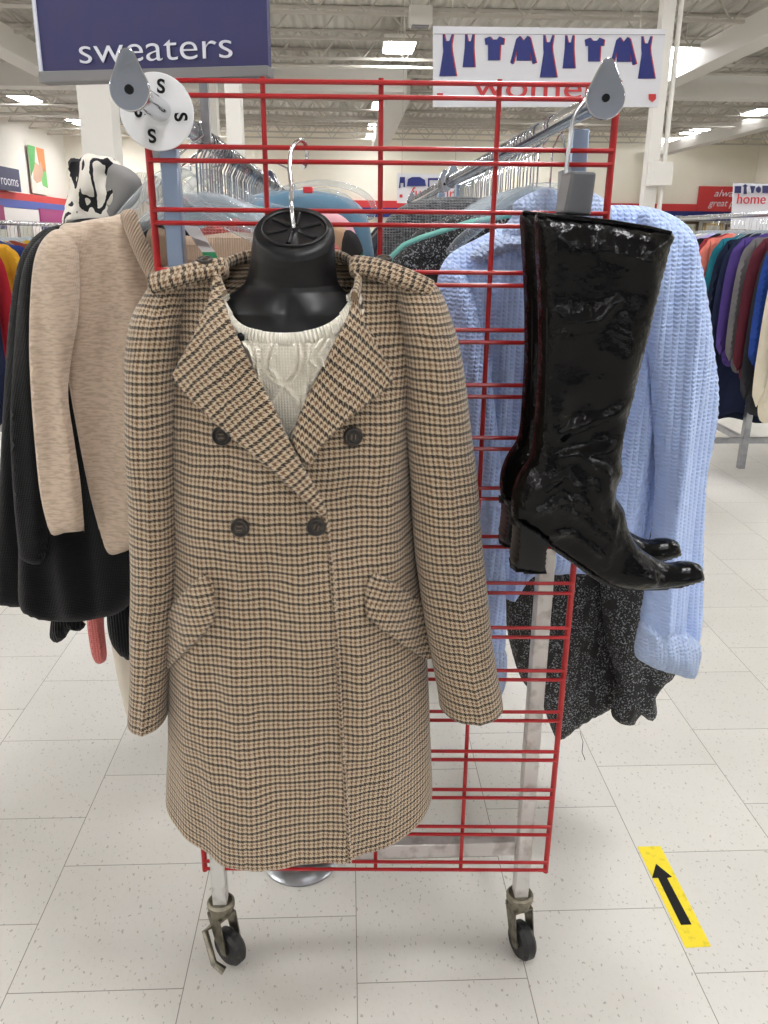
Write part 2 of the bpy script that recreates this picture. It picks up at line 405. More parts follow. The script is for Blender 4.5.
def inflate(mb, outline, Y=None, T=.02, R=None, step=.006, fold=None, rot=0, back=1.0, sm=True, lean=None, px=True, uvo=(0, 0), edge=.15):
    """a cushioned piece of cloth from its outline; outline in pixels measured at depth Y, or metres (x, z) when px=False"""
    pl = [((P(a, b, Y).x, P(a, b, Y).z) if px else (a, b)) for a, b in outline]
    poly = catmull(pl, step) if sm else resample(pl, step)
    V, F_, D = fill(poly, step); R = R or T*1.2
    fr, bk = [], []; uv = []; c, s_ = math.cos(rot), math.sin(rot)
    rim = D < 1e-6
    for (x, z), d in zip(V, D):
        q = min(d/R, 1); t = T*math.sqrt(max(0, 1-(1-q)**2)); o = fold(x, z) if fold else 0; L = lean(x, z) if lean else 0
        fr.append((x, Y-t-o*min(1, d/(R*.8)+edge)+L, z)); bk.append((x, Y+t*back-(o*edge if d < 1e-6 else 0)+L, z)); uv.append((c*x+s_*z+uvo[0], -s_*x+c*z+uvo[1]))
    n = len(V); vs = list(fr); im = {}
    for i in range(n):
        if rim[i]: im[i] = i
        else: im[i] = len(vs); vs.append(bk[i]); uv.append(uv[i])
    mb.add(vs, F_+[tuple(im[i] for i in f[::-1]) for f in F_], uv); return mb
def folds(a, kx=26, kz=3, seed=0, a2=0):
    def f(x, z):
        v = noise.noise(Vector((x*kx, z*kz, seed)))*a
        return v+(noise.noise(Vector((x*70, z*60, seed+9)))*a2 if a2 else 0)
    return f
def ribs(a, per, f2=None):
    return lambda x, z: a*math.cos(2*PI*x/per)+(f2(x, z) if f2 else 0)
def loft(mb, rows, nu=96, n_exp=2.2, disp=None, caps=(False, False), keep=None):
    """rows: (z, xl, xr, yc, front_depth, back_depth [,tilt]) top to bottom; ring starts at the back seam"""
    vs = []; uv = []; L = 0; prev = None
    for i, r in enumerate(rows):
        z, xl, xr, yc, bf, bb = r[:6]; tl = r[6] if len(r) > 6 else 0
        xc, a = (xl+xr)/2, (xr-xl)/2; ring = []
        for k in range(nu+1):
            th = PI/2+2*PI*k/nu; cx, sy = math.cos(th), math.sin(th)
            x = xc+a*math.copysign(abs(cx)**(2/n_exp), cx); b = bb if sy > 0 else bf
            y = yc+b*math.copysign(abs(sy)**(2/n_exp), sy); p = Vector((x, y, z+tl*(y-yc)))
            if disp: p += disp(p, x-xc, a, sy, z)
            ring.append(p)
        cum = [0]
        for k in range(nu): cum.append(cum[-1]+(ring[k+1]-ring[k]).length)
        mid = cum[nu//2]; f0 = ring[nu//2]
        if prev is not None: L += (f0-prev).length
        prev = f0; vs += ring; uv += [(c_-mid, -L) for c_ in cum]
    W = nu+1; fs = []
    for i in range(len(rows)-1):
        for k in range(nu):
            f = (i*W+k, i*W+k+1, (i+1)*W+k+1, (i+1)*W+k)
            if keep is None or keep(sum((Vector(vs[q]) for q in f), Vector())/4): fs.append(f)
    if caps[0]: fs.append(tuple(range(nu))[::-1])
    if caps[1]: fs.append(tuple((len(rows)-1)*W+k for k in range(nu)))
    mb.add(vs, fs, uv); return mb
def drape(mb, poly_px, bvh, off, thick, step=2.2, rot=0, h=None, sm=False, yfall=1.05, edge_r=None, uvo=(0, 0), smth=25):
    """a thick sheet laid on a surface; outline given where the photograph shows it"""
    poly = catmull(poly_px, step) if sm else resample(poly_px, step); V, F_, D = fill(poly, step)
    fr, bk, uv = [], [], []; c, s_ = math.cos(rot), math.sin(rot); er = edge_r or 3.0; T_ = []; NR = []
    for a, b in V:
        dr = ray(a, b); loc, nr, _, _ = bvh.ray_cast(EYE, dr)
        if loc is None: loc, nr, _, _ = bvh.find_nearest(EYE+dr*(yfall/dr.y))
        T_.append((loc-EYE).length); NR.append(nr)
    T_ = np.array(T_); E_ = np.array([(f[i], f[i-1]) for f in F_ for i in range(len(f))])
    for _ in range(smth):
        acc = np.zeros(len(T_)); cn = np.zeros(len(T_)); np.add.at(acc, E_[:, 0], T_[E_[:, 1]]); np.add.at(cn, E_[:, 0], 1); np.add.at(acc, E_[:, 1], T_[E_[:, 0]]); np.add.at(cn, E_[:, 1], 1)
        T_ = .5*T_+.5*acc/np.maximum(cn, 1)
    for (a, b), d, tt, nr in zip(V, D, T_, NR):
        dr = ray(a, b); loc = EYE+dr*float(tt)
        if nr.dot(dr) > 0: nr = -nr
        nr = (nr*.15+Vector((0, -1, .15))*.85).normalized()
        q = min(d/er, 1); e = math.sqrt(max(0, 1-(1-q)**2)); hh = h(a, b) if h else 0
        of = off(a, b) if callable(off) else off
        fr.append(loc+nr*(of-thick+thick*(.25+.75*e)+hh)); bk.append(loc+nr*(of-thick)); uv.append((c*loc.x+s_*loc.z+uvo[0], -s_*loc.x+c*loc.z+uvo[1]))
    A = fr+bk; n = len(fr); fs = list(F_)+[tuple(i+n for i in f[::-1]) for f in F_]; cnt = {}
    for f in F_:
        for i in range(len(f)): e = (f[i], f[(i+1) % len(f)]); cnt[e] = 1
    for (i, j) in cnt:
        if (j, i) not in cnt: fs.append((j, i, i+n, j+n))
    mb.add(A, fs, uv+uv); return mb
def bvh_of(mb): return BVHTree.FromPolygons([Vector(v) for v in mb.v], mb.f)
def ridge(lines, amp, wpx):
    segs = [(np.array(l[i], float), np.array(l[i+1], float)) for l in lines for i in range(len(l)-1)]
    A = np.array([s_[0] for s_ in segs]); B = np.array([s_[1] for s_ in segs])
    def f(a, b):
        d = segdist(np.array([[a, b]], float), A, B)[0]; return amp*math.exp(-(d/wpx)**2)
    return f

# ================================================================== THE SETTING
XL, XR, YF, YB, ZC = -10.6, 16.0, 34.0, -15.0, 5.0
struct(MB().box(((XL+XR)/2, (YF+YB)/2, -.05), (XR-XL+.4, YF-YB+.4, .1)).build('floor', floor_tiles(.0108, 1.1118), smooth=False))
struct(MB().box(((XL+XR)/2, (YF+YB)/2, ZC+.15), (XR-XL+.4, YF-YB+.4, .1)).build('ceiling', deck(), smooth=False))
struct(MB().box((XL-.1, (YF+YB)/2, ZC/2), (.2, YF-YB+.4, ZC+.2)).build('wall_left', WALLW, smooth=False))
struct(MB().box((XR+.1, (YF+YB)/2, ZC/2), (.2, YF-YB+.4, ZC+.2)).build('wall_right', WALLP, smooth=False))
struct(MB().box(((XL+XR)/2, YF+.1, ZC/2), (XR-XL+.4, .2, ZC+.2)).build('wall_back', WALLP, smooth=False))
struct(MB().box(((XL+XR)/2, YB-.1, ZC/2), (XR-XL+.4, .2, ZC+.2)).build('wall_front', mat('reflection_tint_wall_paint', '#bcc3d0', .85), smooth=False))  # unseen wall; its cool colour is chosen for reflections in the chrome plates
# open-web roof joists across the store
def joist(y):
    m = MB(); zt, zb = ZC+.06, ZC-.42
    for z in (zt, zb): m.box(((XL+XR)/2, y, z), (XR-XL, .07, .05))
    x = XL; k = 0; pts = []
    while x < XR: pts.append((x, y, zt if k % 2 else zb)); x += .42; k += 1
    for a, b in zip(pts, pts[1:]): m.tube([a, b], .016, 5, caps=False)
    return m
for i, y in enumerate(np.arange(6.0, 33.5, 1.75)): struct(joist(y).build('trim_%d' % (i+1), JOISTM, smooth=False))
# straight beams and ducts
n_ = 30
for c, s_ in (((-4.45, 19.9, 4.47), (11.5, .5, .52)), ((10.9, 19.9, 4.47), (10.2, .5, .52)),
              ((6.6, 12.4, 4.42), (.42, 14.4, .4)), ((-6.0, 12.4, 4.42), (.42, 14.4, .4)), ((11.6, 27, 4.35), (.4, 13, .35)), ((1.2, 26.5, 4.5), (.55, 11, .5)),
              ((-3.2, 9.05, 2.5), (.32, .32, 5.0)), ((-1.6, 13.0, 2.5), (.22, .3, 5.0)), ((-2.55, 17.0, 2.5), (.3, .3, 5.0)), ((-2.9, 20.0, 2.5), (.14, .2, 5.0))):
    nm = 'column' if s_[2] > 2 else 'beam'
    if nm == 'column' and c[1] < 10: c = (-2.47, 9.15, 2.5)
    struct(MB().box(c, s_).build(nm, WHITEP, bevel=.01, smooth=False))
m = MB().box((4.2, 12.1, 2.5), (.17, .17, 5.0)).tube([(4.36, 12.05, 0), (4.36, 12.05, 5)], .035, 10).box((4.28, 11.98, 2.1), (.3, .22, .3))
struct(m.build('column', WHITEP, bevel=.008, smooth=False))
for (a, b, z) in ((-4.5, 18, 4.4), (3.5, 12.5, 4.42), (9.5, 24, 4.4), (-8, 26, 4.4)):  # sprinkler pipes
    struct(MB().tube([(XL, b, z), (XR, b, z)], .03, 8).build('pipe', JOISTM))
for (x, y, r_) in ((2.2, 8.6, 0), (1.15, 14.5, .1), (-3.6, 15, 0), (8.6, 15.5, 0), (5.8, 24, 0)):
    t = thing('unit_heater', (x, y, 4.5), 'small white box unit hanging among the roof joists', 'ceiling unit', 'box units among the roof joists')
    MB().box((x, y, 4.5), (.36, .3, .26)).build('housing', WHITEP, t, bevel=.015)
    m = MB()
    for k in (-1, 1): m.tube([(x+.14*k, y, 4.6), (x+.14*k, y, ZC+.08)], .008, 6)
    m.build('hanger_rod', WHITEP, t); MB().box((x, y, 4.36), (.26, .2, .02)).build('grille', GREYTRIM, t)
# fluorescent fixtures, in rows over the whole floor
GLOW = mat('lit_diffuser', '#ffffff', .5, emit=('#fdfdff', LAMP))
lp = thing('ceiling_light', (0, 0, 0), 'lit white fluorescent ceiling light below the roof joists', 'ceiling light', 'fluorescent ceiling lights')
m = MB().box((0, 0, .055), (.62, 1.24, .07)); m.build('housing', WHITEP, lp, bevel=.01)
MB().box((0, 0, .01), (.56, 1.16, .03)).build('diffuser', GLOW, lp, bevel=.004)
m = MB()
for k in (-1, 1): m.tube([(0, k*.5, .09), (0, k*.5, .45)], .006, 6)
m.build('suspension_rod', WHITEP, lp)
first = True
for y in (-9, -4.2, .55, 5.1, 11.2, 17.45, 24.9, 29.5, 32.2):  # last row, close to the far wall, is added to brighten that wall
    for x in (-8.6, -4.9, 1.0, 6.3, 11.6):
        if y == 24.9 and x == -8.6: continue
        
        xx, yy = x, y
        if x == -8.6 and y == 17.45: yy = 24.6
        if x == -8.6 and y == 11.2: yy = 14
        if x == -4.9 and y == 24.9: xx = -5.75; yy = 22.6
        if x == -4.9 and y == 17.45: xx = -4.0; yy = 12
        if x == 6.3 and y == 11.2: yy = 10.2
        o = lp if first else copy_tree(lp); first = False
        o.location = (xx, yy, 4.65)
# left wall fittings
bx = XL+.06
struct(MB().box((bx, 21, 2.36), (.12, 26, .22)).build('trim_40', REDP, smooth=False))
struct(MB().box((bx, 21, 2.13), (.12, 26, .24)).build('trim_41', PALEBAND, smooth=False))
struct(MB().box((bx, 21, 1.0), (.1, 26, 2.0)).build('trim_42', WHITEP, smooth=False))
for i, y in enumerate((24.3, 26.5, 28.7, 30.9)):
    t = thing('framed_mirror', (XL+.14, y, 0), ['leftmost framed mirror on white panels below the band', 'second framed mirror from left below the striped band', 'third framed mirror from left below the striped band', 'framed mirror nearest the far corner of the left wall'][i], 'mirror', 'mirrors on the left wall')
    MB().box((XL+.13, y, 1.05), (.04, 1.3, 1.1)).build('frame', GREYTRIM, t, bevel=.01); MB().box((XL+.155, y, 1.05), (.02, 1.1, .92)).build('mirror', mat('mirror_glass', '#c9ced2', .05, 1), t)
# poster of cupped hands
def lw(py, px, off=.12): return P(px, py, x=XL+off)
c1, c2, c3, c4 = lw(144, 25), lw(149, 43), lw(197, 51), lw(191, 32)
t = thing('wall_poster', (XL+.1, c1.y, c4.z), 'tall wall poster with green and orange panels around pale hands', 'poster')
m = MB(); y0, y1, z0, z1 = c4.y+.1, c3.y-.2, (c3.z+c4.z)/2, (c1.z+c2.z)/2
W_, H_ = y1-y0, z1-z0
m.box((XL+.1, (y0+y1)/2, (z0+z1)/2), (.03, W_, H_)); m.build('panel', mat('poster_paper', '#e9e0d6', .6), t)
def wp(name, ys, zs, col, e=0):
    pts = [(XL+.117+e, y0+a*W_, z0+b*H_) for a, b in zip(ys, zs)]; MB().prism(pts, (.004, 0, 0)).build(name, mat('poster_'+name, col, .6), t)
wp('green_field', (0, .45, .3, 0), (1, 1, .6, .35), '#58a65c'); wp('orange_field', (.5, 1, 1, .6), (1, 1, .5, .55), '#dc8a55')
wp('green_edge', (.78, 1, 1, .6), (.6, .5, .15, .2), '#6fb56a'); wp('hand', (.18, .35, .55, .7, .8, .6, .3, .12), (.5, .68, .62, .72, .5, .28, .22, .3), '#c9a48c', .003)
wp('sleeve', (.3, .62, .68, .25), (.22, .26, .1, .08), '#f0e9e0', .005)
t = thing('wall_sign', (XL+.2, 27, 2.6), 'dark blue fitting room sign above the red band', 'sign')
a, b = P(-28, 172, x=XL+.3), P(20, 186, x=XL+.3)
zt = P(10, 178, x=XL+.3).z+.28; MB().box((XL+.3, (a.y+b.y)/2, zt-.32), (.05, abs(b.y-a.y), .66)).build('board', NAVYD, t)
text('lettering', 'fitting rooms', (XL+.33, a.y+.5, zt-.5), .42, LETTER, t, rot=(PI/2, 0, PI/2), width=abs(b.y-a.y)-.7)
for i, (xa, xb, cc) in enumerate(((40, 72, '#a03a78'), (-14, 4, '#8a2f5c'))):
    a, b = P(xa, 216, x=XL+1.2), P(xb, 216, x=XL+1.2)
    t = thing('aisle_sign', (XL+1.2, (a.y+b.y)/2, 1.5), ['magenta sign board behind the zebra knit', 'magenta sign board cut by the left picture edge'][i], 'sign')
    MB().box((XL+1.2, (a.y+b.y)/2, 1.72), (.05, abs(b.y-a.y), .5)).build('board', mat('magenta_%d' % i, cc, .6), t)
    MB().box((XL+1.23, (a.y+b.y)/2, 1.45), (.03, abs(b.y-a.y), .16)).build('stripe', NAVY, t)
    MB().box((XL+1.2, (a.y+b.y)/2, .75), (.06, .06, 1.5)).build('post', GREYTRIM, t)
# far wall: red and blue band, picture frames on its ledge, red sign
struct(MB().box((4, YF-.06, 2.44), (24, .12, .26)).build('trim_43', REDP, smooth=False))
struct(MB().box((4, YF-.06, 2.14), (24, .12, .34)).build('trim_44', BLUEP, smooth=False))
struct(MB().box((6, YF-.2, 1.12), (24, .36, .06)).build('trim_45', WHITEP, smooth=False))
t = thing('picture_sign', (14.5, YF-.15, 2.6), 'red sign with slanted white lettering on the far band', 'sign')
MB().box((15.2, YF-.14, 2.78), (2.9, .06, .9)).build('board', REDP, t)
text('lettering', 'always at', (14.35, YF-.18, 2.86), .36, LETTER, t, shear=.3, width=1.6); text('lettering', 'great prices', (14.2, YF-.18, 2.5), .36, LETTER, t, shear=.3, width=1.7)
fr = [('#c9b98e', '#8a8f7e'), ('#5b4630', '#b6ab9a'), ('#d9d0b8', '#7e8fa6'), ('#6a4a2c', '#c5b8a6'), ('#4a3a2a', '#9aa08c'), ('#c2a76a', '#d6d0c4'), ('#7a5b38', '#b9a79a'), ('#e0dac8', '#8897a0'), ('#8b6a3e', '#cfc6b2'), ('#3f3a34', '#aab0a6')]
names = 'pale gold,dark brown,ivory,walnut,espresso,gilt,oak,off-white,honey,charcoal'.split(',')
for i, (px, wd, hh) in enumerate(((556, 26, 20), (590, 24, 17), (628, 28, 18), (661, 28, 19), (688, 20, 17), (713, 19, 16), (736, 20, 15), (760, 22, 18), (786, 24, 17), (525, 24, 18))):
    c = P(px, 226, Y=YF-.3); W_ = wd*YF/F; h_ = hh*YF/F*1.1
    t = thing('framed_picture', (c.x, c.y, 1.15), '%s picture frame standing on the far wall ledge' % names[i], 'picture frame', 'picture frames on the far wall')
    z = 1.15+h_/2; m = MB(); q = .1
    for sx in (-1, 1): m.box((c.x+sx*(W_/2-q/2), c.y, z), (q, .06, h_)); m.box((c.x, c.y, z+sx*(h_/2-q/2)), (W_, .06, q))
    m.build('frame', mat('frame_%d' % i, fr[i][0], .5), t, smooth=False)
    MB().box((c.x, c.y+.01, z), (W_-.1, .03, h_-.1)).build('picture', mat('pic_%d' % i, fr[i][1], .6, var=('#e6e0d2', 3, .4, .6)), t)

# ================================================================== HANGING SIGNS
def board_sign(name, cs, Y, label, th=.012, rz=0):
    pts = [P(a, b, Y) for a, b in cs]; t = thing(name, tuple(sum(pts, Vector())/4), label, 'sign'); MB().prism(pts, (0, th, 0)).build('board', SIGNW, t, smooth=False); return t, pts
t, q = board_sign('department_sign', ((433, 26), (666, 29), (658, 107), (433, 107)), 4.5, 'white women sign with blue dresses on a clothes line')
def sp(a, b, Y=4.49): return P(a, b, Y)
DRESS = [(-5, 0), (-3.6, 0), (-2, 7), (2.5, 7), (5.5, 0), (7, 0), (5, 11), (5.5, 17), (10.5, 41), (-9, 41), (-4.5, 17), (-5, 11)]
TANK = [(-4, 0), (-2.6, 0), (-1, 7), (2.5, 7), (4.5, 0), (6, 0), (5.5, 13), (7, 32), (-7, 32), (-4.5, 13)]
TEE = [(-5, 2), (-2, 5), (3, 5), (6, 2), (11.5, 4), (10.5, 10), (7, 10), (6, 25), (-7, 25), (-7, 10), (-10, 10), (-11, 4)]
SWT = [(-4, 1), (0, 6), (5, 1), (8, 3), (15, 27), (11, 28.5), (8, 15), (8.5, 25), (-7.5, 25), (-7.5, 15), (-12, 28.5), (-15, 27), (-8, 4)]
for i, (cx, shp) in enumerate(((447, DRESS), (468.5, TANK), (494, TEE), (523, SWT), (547.5, DRESS), (568.5, TANK), (594, TEE), (623, SWT), (645.5, DRESS))):
    for (cc, mm, e, dx, nm) in ((0, REDP, .002, 1.3, 'outline'), (0, BLUEP, .006, 0, 'garment_print')):
        ty = 34+(cx-447)*.012; pts = [P(cx+a*.86+dx, ty+b*1.03, 4.5)-Vector((0, e, 0)) for a, b in shp]
        MB().prism(pts, (0, e+.001, 0)).build(nm, mm, t, smooth=False)
MB().tube([sp(434, 34), sp(665, 34.8)], .0015, 5).build('clothes_line', GREYTRIM, t)
a = sp(473, 97); text('lettering', 'women', a, .15, REDP, t, width=(588-473)/F*4.6, ext=.002)
MB().prism([sp(649, 94), sp(656, 94), sp(656, 99), sp(652.5, 102), sp(649, 99)], (0, .005, 0)).build('emblem', REDP, t); MB().box(sp(440, 95), (.03, .004, .016)).build('emblem', REDP, t)
m = MB()
for a, b in ((452, 27), (640, 29)): p = sp(a, b, 4.505); m.tube([p, (p.x, p.y, 4.6)], .002, 5)
m.build('suspension_wire', JOISTM, t)
t, q = board_sign('department_sign', ((397, 173), (462, 175), (460, 204), (397, 203)), 9.0, 'white furniture sign with blue chair and sofa pictures')
def fp(a, b): return P(a, b, 8.98)
for L_ in ([(400, 177), (405, 177), (405, 187), (403.5, 187), (403.5, 183), (400.5, 183), (400.5, 188), (399, 188)], [(408, 179), (412, 177), (420, 177), (425, 180), (426, 186), (407, 186)], [(428, 178), (440, 178), (440, 187), (438.8, 187), (438.8, 180), (429.5, 180), (429.5, 187), (428, 187)], [(444, 178), (448, 178), (448, 187), (444, 187)], [(451, 178), (456, 178), (456, 187), (451, 187)]):
    MB().prism([fp(a, b) for a, b in L_], (0, .01, 0)).build('furniture_print', BLUEP, t, smooth=False)
text('lettering', 'furniture', fp(411, 198), .15, REDP, t, width=46/F*9.1, ext=.003); MB().box(fp(401, 196), (.03, .01, .03)).build('emblem', REDP, t)
m = MB()
for a in (402, 455): p = fp(a, 175); m.tube([p, (p.x, p.y, 4.6)], .004, 5)
m.build('suspension_wire', JOISTM, t)
t, q = board_sign('department_sign', ((734, 183), (860, 186), (856, 232), (731, 229)), 6.4, 'white home decor sign above the clothes rack')
def hp(a, b): return P(a, b, 6.38)
for L_ in ([(735.5, 186), (741.5, 186), (741, 193), (735, 193)], [(745.5, 184), (748, 186), (746.5, 187), (747, 194), (744, 194), (744.5, 187), (743, 186)], [(750.5, 186), (755.5, 186), (754.5, 189), (753.5, 193), (752, 193), (751.5, 189)], [(756.5, 188), (759, 186), (761, 188), (761, 191), (759, 193), (756.5, 191)], [(763, 185.5), (775, 185.5), (775, 193), (763, 193)]):
    MB().prism([hp(a, b) for a, b in L_], (0, .01, 0)).build('decor_print', NAVY, t, smooth=False)
text('lettering', 'home decor', hp(736, 203.5), .1, REDP, t, width=60/F*6.5, ext=.003)
MB().tube([hp(790, 226), (hp(790, 226).x, 6.38, 0)], .02, 8).build('post', GREYTRIM, t)

# ================================================================== FLOOR ARROW, DISPLAY BASE
t = thing('floor_arrow', (.65, 1.3, 0), 'yellow floor tape strip with a black arrow', 'floor marking')
pc = [P(*c, z=0) for c in [(637.3, 847), (660.5, 846.4), (711, 946.6), (685.5, 948)]]
MB().prism([p for p in pc], (0, 0, .0012)).build('tape', mat('yellow_tape', '#e6d01a', .5, var=('#c4b018', 60, .55, .75)), t, smooth=False)
ar = [(656, 864), (672, 877), (667, 878), (691.5, 924.5), (681, 925), (658, 878), (652, 878)]
MB().prism([P(a, b, z=.0012) for a, b in ar], (0, 0, .0008)).build('arrow', INK, t, smooth=False)

# ================================================================== GARMENT RACK
RLX, RRX, RZ = -.236, .304, 1.412
def make_rack(ya, y1, label, caps=True):
    y0 = ya
    t = thing('garment_rack', ((RLX+RRX)/2, (y0+y1)/2, 0), label, 'clothes rack'); yp0, yp1 = y0+.12, y1-.12
    for sx, x, RZ, y0, ck in ((0, -.218, 1.393, ya-.13, .86), (1, RRX, 1.412, ya, 1)):
        xp = (RLX if sx == 0 else RRX)+.004
        MB().tube([(x, y0+.004, RZ), (x, y1, RZ)], .0125, 20).build('rail', CHROME, t)
        for y, s_ in ((y0, -1), (y1, 1)):
            m = MB(); r = .0235*ck; pts = []
            for k in range(33):
                an = math.radians(-203+226*k/32); pts.append((x+r*math.cos(an), y, RZ+r*math.sin(an)))
            for k in range(9):
                an = math.radians(20+140*k/8); pts.append((x+.0085*math.cos(an), y, RZ+.034*ck+.0085*math.sin(an)))
            m.prism(pts, (0, .005*s_, 0)); e = m.build('end_plate', CHROME, t, bevel=.001)
            MB().disc((x, y+.0055*s_, RZ), (0, 1, 0), .0045, .002, 16).build('bolt_hole', INK, e)
        for yp in (yp0, yp1):
            m = MB().box((xp, yp, .125+(1.2-.125)/2), (.025, .025, 1.2-.125)); p = m.build('post', POSTM if True else STEEL, t, bevel=.002)
            MB().box((xp, yp, 1.19), (.031, .031, .05)).build('collar', STEEL, p, bevel=.002); MB().box((xp, yp, (1.2+RZ-.02)/2), (.023, .023, RZ-.02-1.2)).build('post_head', mat('blue_grey_steel', '#9fb0c8', .3, .8), p, bevel=.002)
            c = MB(); c.disc((xp, yp, .12), (0, 0, 1), .0245, .016, 24, bev=.004); c.disc((xp, yp, .105), (0, 0, 1), .020, .02, 24, bev=.004)
            an = {(0, 0): .85, (1, 0): .35}.get((sx, 0 if yp == yp0 else 1), .8)
            M_ = Matrix.Rotation(an, 3, 'Z'); cc = Vector((xp, yp, .08)); fw_ = M_ @ Vector((0, -1, 0)); sd = M_ @ Vector((1, 0, 0))
            for k in (-1, 1):
                q = [cc+sd*.017*k+fw_*a+Vector((0, 0, b)) for a, b in ((-.017, .02), (.017, .02), (.026, -.03), (.03, -.048), (.02, -.052), (.0, -.03))]
                c.prism(q, sd*.002*k)
            c.box(cc+Vector((0, 0, .02)), (.036, .036, .004), M=M_)
            cs = c.build('caster', ZINC, t)
            wc = cc+fw_*.018+Vector((0, 0, -.0445)); wc.z = .0345
            m = MB(); m.disc(wc, sd, .0345, .026, 32, bev=.006); m.build('wheel', RUBBER, cs); MB().disc(wc, sd, .009, .037, 16, bev=.002).build('axle', ZINC, cs)
            if sx == 0 and yp == yp0:
                MB().tube([cc+Vector((-.012, -.006, -.0)), cc+Vector((-.03, -.01, -.012)), cc+Vector((-.012, -.04, -.055)), cc+Vector((.006, -.045, -.068))], [.006, .007, .007, .009], 8, flat=.5).build('brake_lever', ZINC, cs)
    m = MB()
    for yp in (yp0, yp1): m.box(((RLX+RRX)/2, yp+.012, .224), (RRX-RLX-.02, .025, .028))
    m.build('lower_frame', POSTM, t, bevel=.002); MB().box(((RLX+RRX)/2, (yp0+yp1)/2, .212), (.03, yp1-yp0, .02)).build('centre_bar', STEEL, t)
    return t
make_rack(1.06, 2.52, 'chrome rolling clothes rack with the red grid panel')
make_rack(2.74, 4.1, 'second chrome clothes rack behind the red grid rack')
t = thing('display_stand', (-.105, 1.42, 0), 'round metal stand foot on floor below the coat hem', 'display stand')
MB().lathe((-.105, 1.42, 0), [(.0, 0), (.078, 0), (.08, .006), (.074, .012), (.05, .016), (.02, .02), (.0, .02)], 40).build('base', STEEL, t); MB().tube([(-.105, 1.42, .015), (-.105, 1.42, .95)], .009, 12).build('pole', STEEL, t)

# size ring on the left rail
c = P(157, 112, Y=1.07); t = thing('size_divider', tuple(c), 'white round size divider lettered S on the left rail', 'size divider')
ax = Vector((.06, -1, .05)).normalized(); MB().disc(c, ax, 0.0425, .003, 56, hole=0, bev=.0008).build('disc', mat('white_divider_plastic', '#e4e4e6', .35), t)
for (a, b, an) in ((161, 86, .08), (181, 117, 1.5), (152, 136, 3.1), (141, 112, 4.3)):
    p = P(a, b, Y=1.0655); me = text('letter', 'S', p, .0205, INK, t, rot=(PI/2, 0, 0), ext=.0004, align='CENTER', bold=.0006)
    ctr = sum((v.co for v in me.data.vertices), Vector())/len(me.data.vertices); tgt = p-c
    for v in me.data.vertices: v.co = Matrix.Rotation(an, 3, 'Y') @ (v.co-ctr)+tgt

# sweaters sign on top of the rack
t = thing('rack_sign', (-.27, 1.3, 1.46), 'dark blue sweaters sign above the left rail', 'sign')
def ss(a, b, off=0):   # plane of the sign, turned a little to the right
    nrm = Vector((math.sin(-.27), -math.cos(-.27), 0)); o = Vector((-.27, 1.3, 1.46)); d = ray(a, b); return EYE+d*((o-EYE).dot(nrm)/d.dot(nrm))+nrm*off
nv = Vector((math.sin(-.27), -math.cos(-.27), 0)); dn = -nv*.012
MB().prism([ss(36, 2) , ss(266, 2), ss(268, 70), ss(43, 76)][:2] and [ss(31, -40), ss(265.5, -40), ss(268.5, 72), ss(42.5, 76)], dn).build('board', NAVY, t, smooth=False)
MB().prism([ss(28.5, -40), ss(31.5, -40), ss(43.5, 74), ss(40.5, 74)], nv*.003+dn*0).build('edge', LETTER, t, smooth=False)
m = MB().prism([ss(41, 72, .006), ss(269, 66, .006), ss(269, 77, .006), ss(41, 83.5, .006)], dn*2.2); m.build('rail_holder', GREYTRIM, t, bevel=.001)
a, b = ss(79, 64), ss(231, 60); ang = math.atan2(b.y-a.y, b.x-a.x)
text('lettering', 'sweaters', a+nv*.002, .048, LETTER, t, rot=(PI/2, 0, ang), width=(b-a).length, ext=.0006, bold=-.0004)
MB().box((-.275, 1.31, 1.41), (.012, .012, .1)).box((-.2, 1.29, 1.42), (.012, .012, .08)).build('bracket', STEEL, t)

# ================================================================== RED GRID PANEL
GX, GY, GZ, GR, GT = .0436, 1.1509, 1.4388, -.0389, -.0117
def G(u, k, off=0):
    X = u*.6; h = -k; c, s_ = math.cos(GR), math.sin(GR); e = Vector((s_, -c, 0))*off
    return Vector((GX+c*X-s_*math.sin(GT)*h, GY+s_*X+c*math.sin(GT)*h, GZ+h*math.cos(GT)))+e
t = thing('grid_panel', tuple(G(0, 1.236)), 'red wire grid panel across the rack front', 'grid panel')
KB = 16*.0762+.0166
for i, u in enumerate((-.5, -.25, 0, .25, .5)):
    MB().tube([G(u, -.006, -.004), G(u, KB+.008, -.004)] if i in (1, 2, 3) else [G(u, -.006, -.002), G(u, KB+.008, -.002)], .0034 if i in (1, 2, 3) else .0048, 10).build('upright_wire', RED, t)
for i in range(17):
    for g in (0, .0166):
        MB().tube([G(-.5, i*.0762+g, .003), G(.5, i*.0762+g, .003)], .003, 8).build('cross_wire', RED, t)

# ================================================================== COAT, TORSO FORM, CREAM SWEATER
def tabz(rows, yc):   # rows given as (py, pxl, pxr): to metres at depth yc
    out = []
    for py, a, b in rows:
        pl, pr = P(a, py, yc), P(b, py, yc); out.append(((pl.z+pr.z)/2, pl.x, pr.x))
    return out
CY = 1.108
tb = tabz([(262, 226, 350), (266, 206, 372), (274, 186, 398), (284, 172, 414), (300, 166, 419), (340, 164, 420), (390, 166, 416), (440, 170, 412), (500, 172, 412), (560, 171, 417), (620, 170, 424), (680, 169, 428), (740, 169, 430), (790, 169, 431), (830, 170, 431)], CY)
dep = [(1.25, .028, .02), (1.235, .04, .02), (1.21, .062, .02), (1.17, .085, .022), (1.1, .108, .024), (1.0, .118, .024), (.9, .112, .024), (.8, .112, .024), (.6, .122, .026), (.45, .134, .026), (.33, .142, .028)]
ZTOP, ZHEM = tb[0][0], .387
